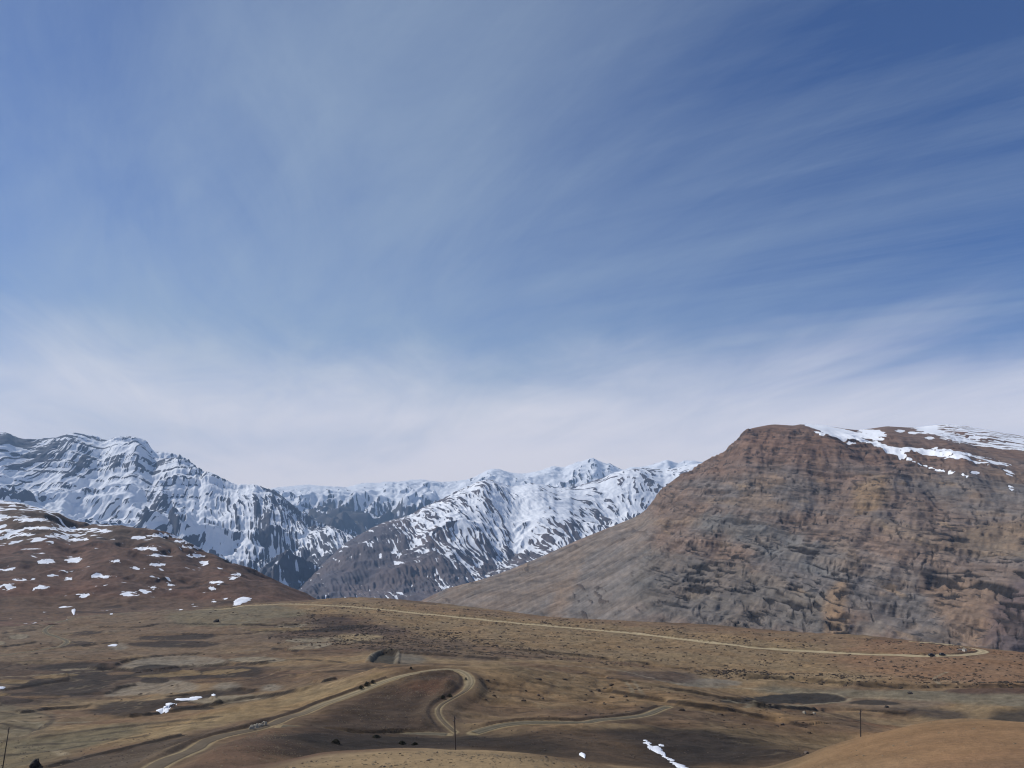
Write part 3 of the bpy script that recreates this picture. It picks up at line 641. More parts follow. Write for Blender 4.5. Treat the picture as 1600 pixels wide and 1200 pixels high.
crag = sst(.16, .26, fbm(AL / 26, CL.Z / 12, 4, 67)) * sst(.05, .22, fbm(AL / 120, CL.Z / 60, 3, 68)) * (1 - rocky); col = blend(col, crag, lin(58, 50, 45), .7); CL.Z += crag * 2.5
# dark joints, and shade under overhung ledges painted into the clefts
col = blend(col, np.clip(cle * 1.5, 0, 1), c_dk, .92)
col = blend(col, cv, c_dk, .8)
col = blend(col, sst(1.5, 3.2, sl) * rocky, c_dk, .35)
# snow on the top slopes
snow = np.zeros(X.shape)
sn_n = fbm((X - Y * .5) / 60, Y / 26, 4, 77)
def PS(px, soft=8, rough=26, rs=34):
    global snow
    snow = np.maximum(snow, mask_poly(CL, px, soft, rough, rs, n=4, rmin=1700, seed=len(px)))
PS([(1252,661),(1290,665),(1340,675),(1380,684),(1375,688),(1345,684),(1400,700),(1420,715),(1428,722),(1408,716),(1380,702),(1345,690),(1310,685),(1268,668)], 5, 14, 26)
PS([(1340,672),(1372,672),(1385,682),(1360,680)], 4, 14, 20)
PS([(1425,668),(1460,663),(1510,665),(1610,680),(1700,692),(1700,715),(1600,704),(1550,700),(1500,692),(1450,678)], 6, 34, 30)
PS([(1455,700),(1500,706),(1560,718),(1540,722),(1480,712)], 5, 22, 20)
PS([(1400,700),(1450,702),(1580,725),(1560,726),(1460,712)], 3, 10, 16)
PS([(1428,721),(1470,734),(1515,744),(1480,740),(1440,727)], 2.5, 8, 14)
PS([(1568,732),(1582,738),(1584,748),(1574,742)], 2.5, 6, 12)
PS([(1575,758),(1584,762),(1580,768)], 2.5, 6, 12)
snow = snow - 1.1 * sst(.06, .18, fbm(AL / 55 + RR / 90, RR / 16 - AL / 60, 4, 79)) * sst(1440, 1470, az_x)
snow = snow * 1.0
PS([(1272,674),(1290,677),(1285,681)], 2.5, 6, 12)
for (cx, cy) in ((1426,676),(1452,684),(1368,684),(1406,673),(1330,692),(1420,700),(1523,738)):
    PS([(cx-8,cy),(cx,cy-2),(cx+9,cy+1),(cx,cy+2.5)], 3, 7, 14)
snow = snow * sst(-.62, -.35, -np.abs(sn_n) - .0) if False else snow

def cliff_mat():
    m = soil_mat('banded_rock', .05, .35, .7, 1.2, .34, .12, .35, (1, 1, 1.8)); nt = m.node_tree
    b = [n for n in nt.nodes if n.type == 'BSDF_PRINCIPLED'][0]; old = b.inputs['Base Color'].links[0].from_socket; bp = b.inputs['Normal'].links[0].from_node
    geo = N(nt, 'ShaderNodeNewGeometry'); sp_ = N(nt, 'ShaderNodeSeparateXYZ'); nt.links.new(geo.outputs['Position'], sp_.inputs[0])
    bend = noise(nt, geo.outputs['Position'], .004, 3, .5)
    bz = math_(nt, 'ADD', math_(nt, 'MULTIPLY_ADD', sp_.outputs[0], .14, sp_.outputs[2]), math_(nt, 'MULTIPLY', bend, 40))
    def bedded(kx, kz, det=5, seed=0.):
        c = N(nt, 'ShaderNodeCombineXYZ'); nt.links.new(math_(nt, 'MULTIPLY', sp_.outputs[0], kx), c.inputs[0]); nt.links.new(math_(nt, 'MULTIPLY', sp_.outputs[1], kx), c.inputs[1]); nt.links.new(math_(nt, 'MULTIPLY_ADD', bz, kz, seed), c.inputs[2]); return noise(nt, c.outputs[0], 1, det, .62)
    fine = bedded(.030, .15); mid = bedded(.008, .09, 4, 7.); joint = bedded(.085, .03, 4, 3.); clump = bedded(.010, .020, 3, 11.)
    rk = N(nt, 'ShaderNodeAttribute'); rk.attribute_name = 'rocky'
    on = math_(nt, 'MULTIPLY', rk.outputs['Fac'], smap(nt, clump, .40, .56))
    band = math_(nt, 'MULTIPLY_ADD', math_(nt, 'SUBTRACT', fine, .5), .9, 1.0); band = math_(nt, 'ADD', band, math_(nt, 'MULTIPLY', math_(nt, 'SUBTRACT', mid, .5), .8))
    band = math_(nt, 'ADD', math_(nt, 'MULTIPLY', math_(nt, 'SUBTRACT', band, 1.0), math_(nt, 'MULTIPLY_ADD', rk.outputs['Fac'], .8, .2)), 1.0)
    sn = N(nt, 'ShaderNodeAttribute'); sn.attribute_name = 'snow'; nosnow = smap(nt, sn.outputs['Fac'], .5, .3)
    vm = N(nt, 'ShaderNodeVectorMath', operation='SCALE'); nt.links.new(old, vm.inputs[0]); nt.links.new(band, vm.inputs['Scale'])
    cleft_shade = math_(nt, 'MULTIPLY', smap(nt, fine, .41, .38), on); cleft_shade = math_(nt, 'MAXIMUM', cleft_shade, math_(nt, 'MULTIPLY', smap(nt, joint, .385, .34), on))
    c2_ = mixc(nt, math_(nt, 'MULTIPLY', cleft_shade, .8), vm.outputs[0], (.035, .032, .032))  # ledge and joint shade painted dark into the rock colour
    nt.links.new(mixc(nt, nosnow, old, c2_), b.inputs['Base Color'])
    bp2 = N(nt, 'ShaderNodeBump', Strength=1.0, Distance=2.2); nt.links.new(math_(nt, 'MULTIPLY', math_(nt, 'ADD', math_(nt, 'ADD', fine, math_(nt, 'MULTIPLY', mid, 1.5)), math_(nt, 'MULTIPLY', joint, .6)), math_(nt, 'MULTIPLY', rk.outputs['Fac'], nosnow)), bp2.inputs['Height'])
    nt.links.new(bp.outputs[0], bp2.inputs['Normal']); nt.links.new(bp2.outputs[0], b.inputs['Normal'])
    return m
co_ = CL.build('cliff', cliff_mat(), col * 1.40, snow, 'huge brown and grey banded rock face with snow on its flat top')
A = co_.data.attributes.new('rocky', 'FLOAT', 'POINT'); A.data.foreach_set('value', (rocky * face).astype(np.float32).ravel())

#%%FAR
# ================================================================== SNOW MOUNTAINS
def mountain(name, label, curves, sky, dcr, big, leans, az0, az1, ncol, R, L, amp, fine, seed, r0, rw, rock, snowf, terr=(0, 0, 0), mat=None, smooth=1, K=1.0):
    S = Sheet(curves, az0, az1, ncol, R)
    X, Y = S.X, S.Y; RR = S.R[:, None]
    crest = np.array([dcr(v_) for v_ in 800 + np.tan(S.az) * F * .985])
    calm = 1 - .9 * np.exp(-((RR / crest[None] - 1) / .10) ** 2)
    wq = fbm(X / 2500, Y / 2500, 2, seed + 2) * 500
    S.Z += (ridged((X + wq) / big[0], (Y - wq) / big[0], 3, seed + 5) - .35) * big[1] * calm
    gx, gy = S.grad(); sl = np.hypot(gx, gy)
    wx = fbm(X / L * 1.3, Y / L * 1.3, 3, seed + 8) * L * .22; wy = fbm(X / L * 1.3, Y / L * 1.3, 3, seed + 9) * L * .22
    e = erosion(X + wx, Y + wy, gx, gy, L, 5, seed=seed, gain=.45, branch=1.0)
    S.Z += e * amp * np.clip(sl / .5, .25, 1.3) * calm
    e = e * np.clip(sl / .35, 0, 1)
    # ribs and couloirs: long and narrow, running obliquely down the face (their lean varies along the range)
    axc = 800 + np.tan(S.az)[None] * F * .985 + 0 * RR
    lean = np.interp(axc, leans[0], leans[1]); wx2 = fbm(X / (L * .8), Y / (L * .8), 3, seed + 8) * L * .12
    Dm_ = float(np.mean(crest)); A_ = S.az[None] * Dm_ * .9 + lean * (RR - crest[None] * .85) + wx2
    ef = fbm(A_ / (fine * 3.0), RR / (fine * 26) + A_ / (fine * 40), 4, seed + 50, gain=.65) + .8 * fbm(A_ / (fine * 1.15), RR / (fine * 9), 3, seed + 52) + .5 * fbm(A_ / (fine * .6), RR / (fine * 3.6), 2, seed + 54)
    ef = ef * (.45 + .75 * sst(-.25, .25, fbm(X / 1100, Y / 1100, 3, seed + 55)))
    S.Z += ef * fine * 1.5 * np.clip(sl / .3, .3, 1) * (.35 + .65 * calm) + fbm(X / 90, Y / 90, 4, seed + 3) * fine * .7
    st = S.Z + .05 * X + terr[1] * .45 * fbm(X / 900, Y / 900, 3, seed + 4)
    if terr[0]:
        for per, k in ((terr[1], 1.), (terr[1] * .42, .8)):
            t = st / per; fr = t - np.floor(t)
            lat = sst(-.2, .3, fbm(X / (per * 7) + np.floor(t) * 1.3, Y / (per * 7), 3, seed + 6))
            S.Z += terr[0] * k * per * lat * (np.floor(t) + sst(.6, .9, fr) - t)
    for _ in range(2):
        S.Z[1:-1] = (S.Z[:-2] + 2 * S.Z[1:-1] + S.Z[2:]) / 4; S.Z[:, 1:-1] = (S.Z[:, :-2] + 2 * S.Z[:, 1:-1] + S.Z[:, 2:]) / 4
    S.fit_skyline(sky, smooth=4, crest=crest)
    gx, gy = S.grad(); sl = np.hypot(gx, gy)
    ax = 800 + np.tan(S.az)[None] * F * .985 + 0 * RR
    yy = 600 + F * np.tan(np.arctan(-S.Z / RR) + PITCH)
    snow = snowf(S, X, Y, ax, yy, gx, gy, sl, e, st, ef)
    n = fbm(X / 500, Y / 500, 4, seed + 12)
    col = np.ones(X.shape + (3,)) * rock[0]; col = blend(col, sst(-.25, .3, n), rock[1])
    col = col * (1 + .25 * fbm(X / 600, st / 40, 3, seed + 13))[..., None]
    S.build(name, mat, col * K, snow, label)
    return S
def bump2(ax, yy, cx, cy, sx, sy): return np.exp(-((ax - cx) / sx) ** 2 - ((yy - cy) / sy) ** 2)
farmat = soil_mat('mountain_rock', .012, .06, .6, 6, .25, .08, .35)
# --- centre mountain
sky_m = [(380,1000),(440,945),(470,915),(500,885),(540,848),(580,825),(600,816),(640,805),(660,793),(690,780),(712,768),(730,761),(745,753),(758,749),(770,750),(785,755),(800,760),(815,758),(830,754),(850,757),(875,762),(900,760),(920,754),(945,745),(960,738),(985,733),(1010,731),(1040,734),(1080,726),(1200,705),(1300,700)]
Dm = lambda x: float(np.interp(x, [380, 470, 640, 765, 900, 1080, 1300], [4900, 5400, 6400, 7000, 7500, 8300, 8600]))
def snow_m(S, X, Y, ax, yy, gx, gy, sl, e, st, ef):
    b = -.33 + .50 * sst(890, 780, yy) + .08 * bump2(ax, yy, 930, 770, 190, 50) + .36 * bump2(ax, yy, 800, 800, 80, 55) + .38 * bump2(ax, yy, 760, 870, 32, 45)
    b = b - .52 * sst(735, 600, ax + .9 * (yy - 800)) - .40 * sst(850, 925, yy)
    b = b + .25 * bump2(ax, yy, 640, 800, 70, 12)
    q = -e * .7 - ef * 2.3 + .35 * fbm(X / 110, Y / 110, 4, 303) - (sl - .75) * .3 + .35 * gx
    return .5 + (q * .8 + b) * 1.8
mountain('mountain', 'grey scree mountain streaked with snow gullies between the cliff and the left range', [[(x, y, Dm(x)) for x, y in sky_m],
   [(380,1010,4300),(480,955,4500),(600,948,4500),(700,945,4400),(800,945,4300),(900,945,4300),(1000,940,4400),(1300,940,4600)],
   [(740,800,6250),(712,840,5800),(670,890,5200)], [(790,820,6300),(770,865,5800),(745,905,5200)],
   [(600,870,5500),(560,900,5200)], [(850,850,5900),(950,850,6000),(1100,850,6200)], [(870,800,6600),(960,790,7100),(1060,780,7500)],
   [(x, y + 50, Dm(x) * 1.25) for x, y in sky_m[::3]],
   [(380,1050,3800),(800,1000,3800),(1300,1000,3800)]],
   sky_m, Dm, (1500, 120), ([560, 760, 860, 960, 1100], [.20, .35, .50, .12, -.15]), -19, 24, 1100, np.r_[np.linspace(4000, 8700, 620), np.linspace(8720, 10500, 60)], 620, 75, 20, 40, 0, 0,
   (lin(88, 84, 88), lin(98, 90, 90)), snow_m, (.15, 90, 0), farmat, 1, 1.1)
# --- left range
sky_r = [(-260,690),(-120,668),(-40,680),(0,675),(12,676),(20,680),(28,684),(42,686),(60,686),(80,684),(92,683),(98,680),(105,678),(118,676),(128,678),(140,680),(150,681),(165,688),(175,686),(180,682),(200,682),(215,683),(228,688),(233,695),(240,705),(250,706),(262,707),(275,710),(285,713),(295,719),(305,727),(315,735),(325,737),(335,740),(345,746),(360,753),(368,757),(400,757),(415,763),(425,765),(440,774),(450,783),(460,791),(470,799),(480,805),(490,811),(500,817),(515,820),(525,825),(540,832),(560,840),(600,870),(680,930)]
Dr = lambda x: float(np.interp(x, [-260, 0, 230, 400, 545, 680], [9500, 9000, 8600, 7700, 6900, 6300]))
def snow_r(S, X, Y, ax, yy, gx, gy, sl, e, st, ef):
    b = .50 - .50 * sst(390, 430, ax) + .25 * bump2(ax, yy, 60, 790, 160, 45) - .2 * sst(830, 900, yy) * sst(300, 420, ax)
    b = b - .8 * bump2(ax, yy, 25, 702, 60, 13) - .35 * bump2(ax, yy, 110, 715, 60, 18) - .7 * bump2(ax, yy, 208, 690, 32, 7) - .5 * bump2(ax, yy, 75, 735, 45, 14) - .4 * bump2(ax, yy, 180, 740, 50, 12) - .5 * bump2(ax, yy, 270, 785, 50, 15) - .55 * bump2(ax, yy, 330, 850, 45, 18)
    b = b - .4 * bump2(ax, yy, 165, 790, 20, 26) - .4 * bump2(ax, yy, 205, 805, 12, 22) + .35 * bump2(ax, yy, 195, 780, 120, 20) + .3 * bump2(ax, yy, 450, 900, 25, 30) + .25 * bump2(ax, yy, 130, 686, 30, 8)
    bands = sst(.05, .18, fbm(X / 1100, st / 42, 3, 331)) * .9
    q = -e * .6 - ef * 2.1 + .4 * fbm(X / 140, Y / 140, 4, 333) - (sl - .8) * .3 - bands * sst(830, 740, yy)
    return .5 + (q * .85 + b) * 1.8
mountain('mountain', 'long snow covered range with dark blue rock bands and a flat topped summit at left', [[(x, y, Dr(x)) for x, y in sky_r],
   [(-260,960,5600),(0,950,5600),(200,955,5500),(400,950,5300),(480,935,5300),(600,935,5500),(680,950,5600)],
   [(-260,740,8300),(0,735,8300),(120,740,8200),(230,745,8000),(320,780,7500)], [(-260,820,7100),(0,815,7100),(150,815,7000),(250,825,6800),(350,840,6500)],
   [(390,830,6900),(430,820,6900),(460,860,6300),(440,900,5800)], [(x, y + 45, Dr(x) * 1.2) for x, y in sky_r[::4]]],
   sky_r, Dr, (1700, 330), ([-100, 100, 250, 400, 540], [-.60, -.60, -.35, .10, .40]), -46, -4, 1100, np.r_[np.linspace(5300, 9300, 520), np.linspace(9320, 11000, 60)], 850, 170, 26, 60, 6000, 7800,
   (lin(84, 84, 90), lin(78, 78, 86)), snow_r, (.30, 110, 0), farmat, 1, 1.0)
# --- far ranges
sky_f = [(-60,775),(200,770),(400,768),(430,762),(450,760),(480,757),(500,759),(520,760),(545,761),(560,756),(575,754),(590,755),(605,752),(620,753),(640,750),(660,749),(672,751),(690,753),(710,752),(735,748),(750,741),(760,735),(770,732),(780,733),(800,739),(820,740),(845,735),(860,729),(868,728),(880,731),(895,724),(910,720),(927,715),(933,718),(942,724),(955,724),(965,731),(975,735),(985,729),(1000,730),(1015,727),(1030,722),(1045,718),(1055,724),(1075,719),(1090,720),(1100,724),(1200,730),(1400,720)]
def snow_f(S, X, Y, ax, yy, gx, gy, sl, e, st, ef):
    b = .66 - .7 * sst(772, 810, yy) - .5 * bump2(ax, yy, 545, 795, 45, 14) - .35 * bump2(ax, yy, 960, 728, 18, 8) - .25 * bump2(ax, yy, 890, 752, 60, 6)
    q = -e * .6 - ef * 1.7 + .4 * fbm(X / 300, Y / 300, 4, 343) - (sl - .7) * .4
    return .5 + (q * .8 + b) * 1.8
mountain('mountain', 'farthest white ridge of snow peaks low on the horizon', [[(x, y, 15000) for x, y in sky_f],
   [(-60,880,10500),(400,870,10500),(700,870,10500),(1400,870,10500)], [(-60,820,12500),(500,800,12500),(560,790,12800),(620,810,12200),(800,800,12500),(1400,800,12500)],
   [(x, y + 30, 18000) for x, y in sky_f[::4]]],
   sky_f, lambda x: 15000., (2600, 420), ([0, 2000], [.2, -.2]), -34, 30, 1000, np.r_[np.linspace(10800, 15200, 300), np.linspace(15250, 18000, 40)], 1300, 300, 45, 80, 11500, 14000,
   (lin(84, 80, 82), lin(92, 86, 82)), snow_f, (.3, 160, 0), farmat, 1, 1.0)
# low ground that closes the gorges between the ranges
ang = np.radians(np.linspace(-60, 60, 80)); vs = []
Rg = [900, 1400, 2000, 3000, 5000, 8000, 12000, 19000]
Zg = [-330, -430, -520, -640, -800, -900, -900, -900]
for r_, z_ in zip(Rg, Zg):
    for a_ in ang: vs.append((r_ * math.sin(a_), r_ * math.cos(a_), z_))
n = 80; fs = [(i * n + j, i * n + j + 1, (i + 1) * n + j + 1, (i + 1) * n + j) for i in range(len(Rg) - 1) for j in range(n - 1)]
me = bpy.data.meshes.new('gorge_floor'); me.from_pydata(vs, [], fs); me.materials.append(plain('gorge_soil', (.12, .1, .08), .95, 0, .2, .001, 0)); o = bpy.data.objects.new('gorge_floor', me); C.objects.link(o); o['kind'] = 'structure'; o['label'] = 'brown floor of the gorge below the snow mountains'
#%%THINGS
# ================================================================== THINGS
import bmesh
def mesh_obj(name, vs, fs, mat, parent=None, smooth=False):
    me = bpy.data.meshes.new(name); me.from_pydata([tuple(map(float, v)) for v in vs], [], fs); me.update()
    if smooth: me.polygons.foreach_set('use_smooth', np.ones(len(fs), bool))
    me.materials.append(mat); o = bpy.data.objects.new(name, me); C.objects.link(o)
    if parent: o.parent = parent
    return o
def tag(o, label, cat, group=None):
    o['label'] = label; o['category'] = cat
    if group: o['group'] = group
    return o
def empty(name, loc, rz=0):
    o = bpy.data.objects.new(name, None); C.objects.link(o); o.location = loc; o.rotation_euler = (0, 0, rz); return o
def lathe(prof, seg=10, x=0, y=0, lean=(0, 0)):
    vs = []; fs = []
    for r, z in prof:
        for k in range(seg):
            a = 2 * math.pi * k / seg; vs.append((x + r * math.cos(a) + lean[0] * z, y + r * math.sin(a) + lean[1] * z, z))
    for i in range(len(prof) - 1):
        for k in range(seg): fs.append((i * seg + k, i * seg + (k + 1) % seg, (i + 1) * seg + (k + 1) % seg, (i + 1) * seg + k))
    fs.append(tuple(range(seg))[::-1]); fs.append(tuple((len(prof) - 1) * seg + k for k in range(seg)))
    return vs, fs
wood = plain('weathered_pole_wood', (.085, .068, .056), .9, 0, .3, 3); porc = plain('porcelain', (.25, .22, .2), .3, 0, .1); iron = plain('rusty_iron', (.08, .06, .05), .6, .6, .3)
def find_D(px, py, h, d0, d1):
    a, t = ray(px, py); best = None
    for D_ in np.linspace(d0, d1, 400):
        g = float(G.height(D_ * math.sin(a), D_ * math.cos(a))); e_ = abs(float(t) * D_ - g - h)
        if best is None or e_ < best[0]: best = (e_, D_, g)
    D_ = best[1]; return D_ * math.sin(a), D_ * math.cos(a), best[2]
def pole(px, py, h, d0, d1, lean, label):
    x, y, z = find_D(px, py, h, d0, d1)
    t = empty('utility_pole', (x - lean[0] * h, y, z - .3)); tag(t, label, 'pole', 'leaning utility poles in the valley')
    v, f = lathe([(.10, 0), (.095, 2), (.085, 5), (.07, h), (.045, h + .12), (.0, h + .14)], 10, lean=lean); mesh_obj('shaft', v, f, wood, t, True)
    for s_, zz in ((.16, h - .25), (-.16, h - .55)):
        v, f = lathe([(.02, 0), (.06, .03), (.035, .07), (.06, .11), (.03, .17)], 8, x=s_ + lean[0] * zz, y=0); v = [(a_, b_, c_ + zz) for a_, b_, c_ in v]
        i_ = mesh_obj('insulator', v, f, porc, t, True)
        v = [(lean[0] * zz, -.02, zz - .02), (s_ + lean[0] * zz, -.02, zz - .02), (s_ + lean[0] * zz, .02, zz - .02), (lean[0] * zz, .02, zz - .02), (lean[0] * zz, -.02, zz + .02), (s_ + lean[0] * zz, -.02, zz + .02), (s_ + lean[0] * zz, .02, zz + .02), (lean[0] * zz, .02, zz + .02)]
        mesh_obj('bracket', v, [(0, 3, 2, 1), (4, 5, 6, 7), (0, 1, 5, 4), (1, 2, 6, 5), (2, 3, 7, 6), (3, 0, 4, 7)], iron, t)
pole(12, 1158, 7.5, 120, 200, (.06, 0), 'dark wooden utility pole at the left edge, leaning right beside the olive field')
pole(710, 1126, 7.0, 80, 125, (-.05, 0), 'thin dark pole behind the tan mound, just under the hairpin road')
pole(1344, 1106, 7.5, 105, 180, (.06, 0), 'thin dark pole rising from behind the rounded mound at right, below the dark ponds')
# ---- boulders
rock_d = plain('dark_rock', (.045, .038, .033), .95, 0, .4, 2, .5); rock_p = plain('pale_rock', (.36, .31, .23), .9, 0, .35, 2, .5); rock_b = plain('brown_rock', (.12, .09, .07), .9, 0, .4, 2, .5)
def boulder_mesh(name, sx, sy, sz, seed, mat, rough=.28, sub=3):
    bm = bmesh.new(); bmesh.ops.create_icosphere(bm, subdivisions=sub, radius=1)
    co = np.array([v.co[:] for v in bm.verts])
    d = 1 + rough * 1.6 * gn(co[:, 0] * 1.1 + seed, co[:, 1] * 1.1 + co[:, 2] * .9, seed) + rough * .7 * gn(co[:, 0] * 2.7 + co[:, 2] * 2.1, co[:, 1] * 2.7 - co[:, 2], seed + 5)
    co = co * d[:, None]; rs = np.random.RandomState(seed)
    for k in range(9):   # broken facets
        n_ = rs.normal(size=3); n_ /= np.linalg.norm(n_); c_ = .74 + rs.rand() * .12; p_ = co @ n_; co -= np.clip(p_ - c_, 0, None)[:, None] * n_ * .9
    for v, c_ in zip(bm.verts, co): v.co = (c_[0] * sx, c_[1] * sy, max(c_[2], -.45) * sz)
    me = bpy.data.meshes.new(name); bm.to_mesh(me); bm.free(); me.materials.append(mat); return me
def boulder(px, py, w, h, label, mat, seed, rmin=60, name='boulder', group=None, cat='boulder', deep=.9, rz=None, sheet=None):
    x, y, z = (sheet or G).hit(px, py, rmin); d = math.hypot(x, y); k = d / F
    o = bpy.data.objects.new(name, boulder_mesh(name, w * k / 2, w * k / 2 * deep, h * k * .72, seed, mat)); C.objects.link(o)
    o.location = (x, y, z + h * k * .12); o.rotation_euler = (0, 0, (seed * .7 if rz is None else rz))
    tag(o, label, cat, group); return o
gp = 'pale boulders heaped beside the road'
boulder(393, 1140, 9, 8, 'pale tan boulder with a pointed top, left end of the heap beside the road', rock_p, 3, group=gp, rz=.3)
boulder(400, 1137.5, 8, 7, 'pale boulder second from the left in the heap beside the road', rock_p, 4, group=gp, rz=.1)
boulder(406, 1136, 8, 6.5, 'pale boulder second from the right in the heap beside the road', rock_p, 6, group=gp, rz=.2)
boulder(413, 1134.5, 9, 7.5, 'whitest pale boulder, right end of the heap beside the road', rock_p, 8, group=gp, rz=.2)
boulder(55, 1197, 14, 11, 'large black boulder at the bottom left, right of the leaning pole', rock_d, 12)
boulder(338, 972, 8, 5, 'lone black boulder on the olive field under the big snow drift', rock_d, 13)
boulder(1385, 1105.5, 6, 3, 'small black boulder right of the right-hand dark pond', rock_d, 14, rmin=200)
boulder(1422, 1083, 9, 2, 'flat black boulder on the pale field above the right pond', rock_d, 15, rmin=200)
boulder(1257, 1115, 5, 4.5, 'small white boulder on the slope left of the right-hand pole', rock_p, 16, rmin=150)
boulder(1272, 1115.5, 5, 3, 'small flat pale boulder just right of the white one near the right-hand pole', rock_p, 17, rmin=150)
boulder(841, 1087, 5, 3.5, 'dark brown rock, upper of two alone on the tan hill right of the hairpin', rock_b, 18, rmin=150)
boulder(848, 1092, 5, 3, 'dark brown rock, lower of two alone on the tan hill right of the hairpin', rock_b, 19, rmin=150)
boulder(1223, 1133, 7, 3, 'brown rock half buried in the furrowed slope left of the right-hand mound', rock_b, 20, rmin=150)
boulder(1260, 1177, 8, 4, 'reddish brown rock at the upper left edge of the right-hand mound', rock_b, 21)
# ---- bushes: many thin leafy twigs round short stems
bushm = plain('dry_thorn_leaves', (.05, .045, .025), .95, 0, .5, 5); stemm = plain('twig_bark', (.06, .045, .035), .9)
def bush(px, py, w, h, label, seed, rmin=60, group='dark bushes on the banks of the dirt road'):
    x, y, z = G.hit(px, py, rmin); k = math.hypot(x, y) / F; w *= k / 2; h *= k
    rs = np.random.RandomState(seed); t = empty('bush', (x, y, z)); tag(t, label, 'bush', group)
    vs = []; fs = []; sv = []; sf = []
    for i in range(14):
        a = rs.rand() * 6.28; r_ = w * rs.rand() * .8; tx, ty, tz = r_ * math.cos(a), r_ * math.sin(a), h * (.5 + .4 * rs.rand()) * (1 - .4 * r_ / w)
        b = len(sv); q = .02
        sv += [(-q, 0, -.1), (q, 0, -.1), (0, q, -.1), (tx, ty, tz)]; sf += [(b, b + 1, b + 3), (b + 1, b + 2, b + 3), (b + 2, b, b + 3)]
    for i in range(420):
        a = rs.rand() * 6.28; r_ = rs.rand() ** .5; zz = rs.rand() ** .8; rr = r_ * w * (1 - .45 * zz) * (1 + .35 * math.sin(a * 3 + seed))
        c_ = np.array([rr * math.cos(a), rr * math.sin(a), zz * h * (1 - .35 * r_)]); u_ = rs.normal(size=3); u_ /= np.linalg.norm(u_); v_ = np.cross(u_, rs.normal(size=3)); v_ /= np.linalg.norm(v_)
        s_ = w * (.08 + .09 * rs.rand()); b = len(vs)
        vs += [c_ - u_ * s_, c_ + v_ * s_ * .55, c_ + u_ * s_, c_ - v_ * s_ * .55]; fs.append((b, b + 1, b + 2, b + 3))
    mesh_obj('foliage', vs, fs, bushm, t); mesh_obj('stem', sv, sf, stemm, t)
bush(564, 1077, 9, 6, 'dark bush, left of the three on the bank above the rising road', 31)
bush(573, 1072, 10, 7, 'dark bush, middle and largest of the three on the bank above the rising road', 32)
bush(582, 1068, 8, 6, 'dark bush, right of the three on the bank above the rising road', 33)
bush(642, 1045, 5, 3.5, 'tiny dark bush on the bank just before the top of the hairpin', 34)
bush(692, 1092, 9, 6, 'dark bush, left of two inside the hairpin bend', 35)
bush(703, 1089, 9, 5, 'dark bush, right of two inside the hairpin bend', 36)
bush(728, 1063, 5, 5, 'small dark bush against the inner bank of the hairpin', 37)
bush(588, 1153, 12, 5, 'dark bush beside the faint track on the dark slope', 38, 100)
bush(628, 1163, 13, 5, 'dark low bush, left of two on the hollow behind the tan mound', 39, 100)
bush(648, 1164, 11, 4, 'dark low bush, right of two on the hollow behind the tan mound', 40, 100)
bush(525, 1162, 14, 7, 'dark bush on the stony shoulder left of the tan mound', 41, 80)
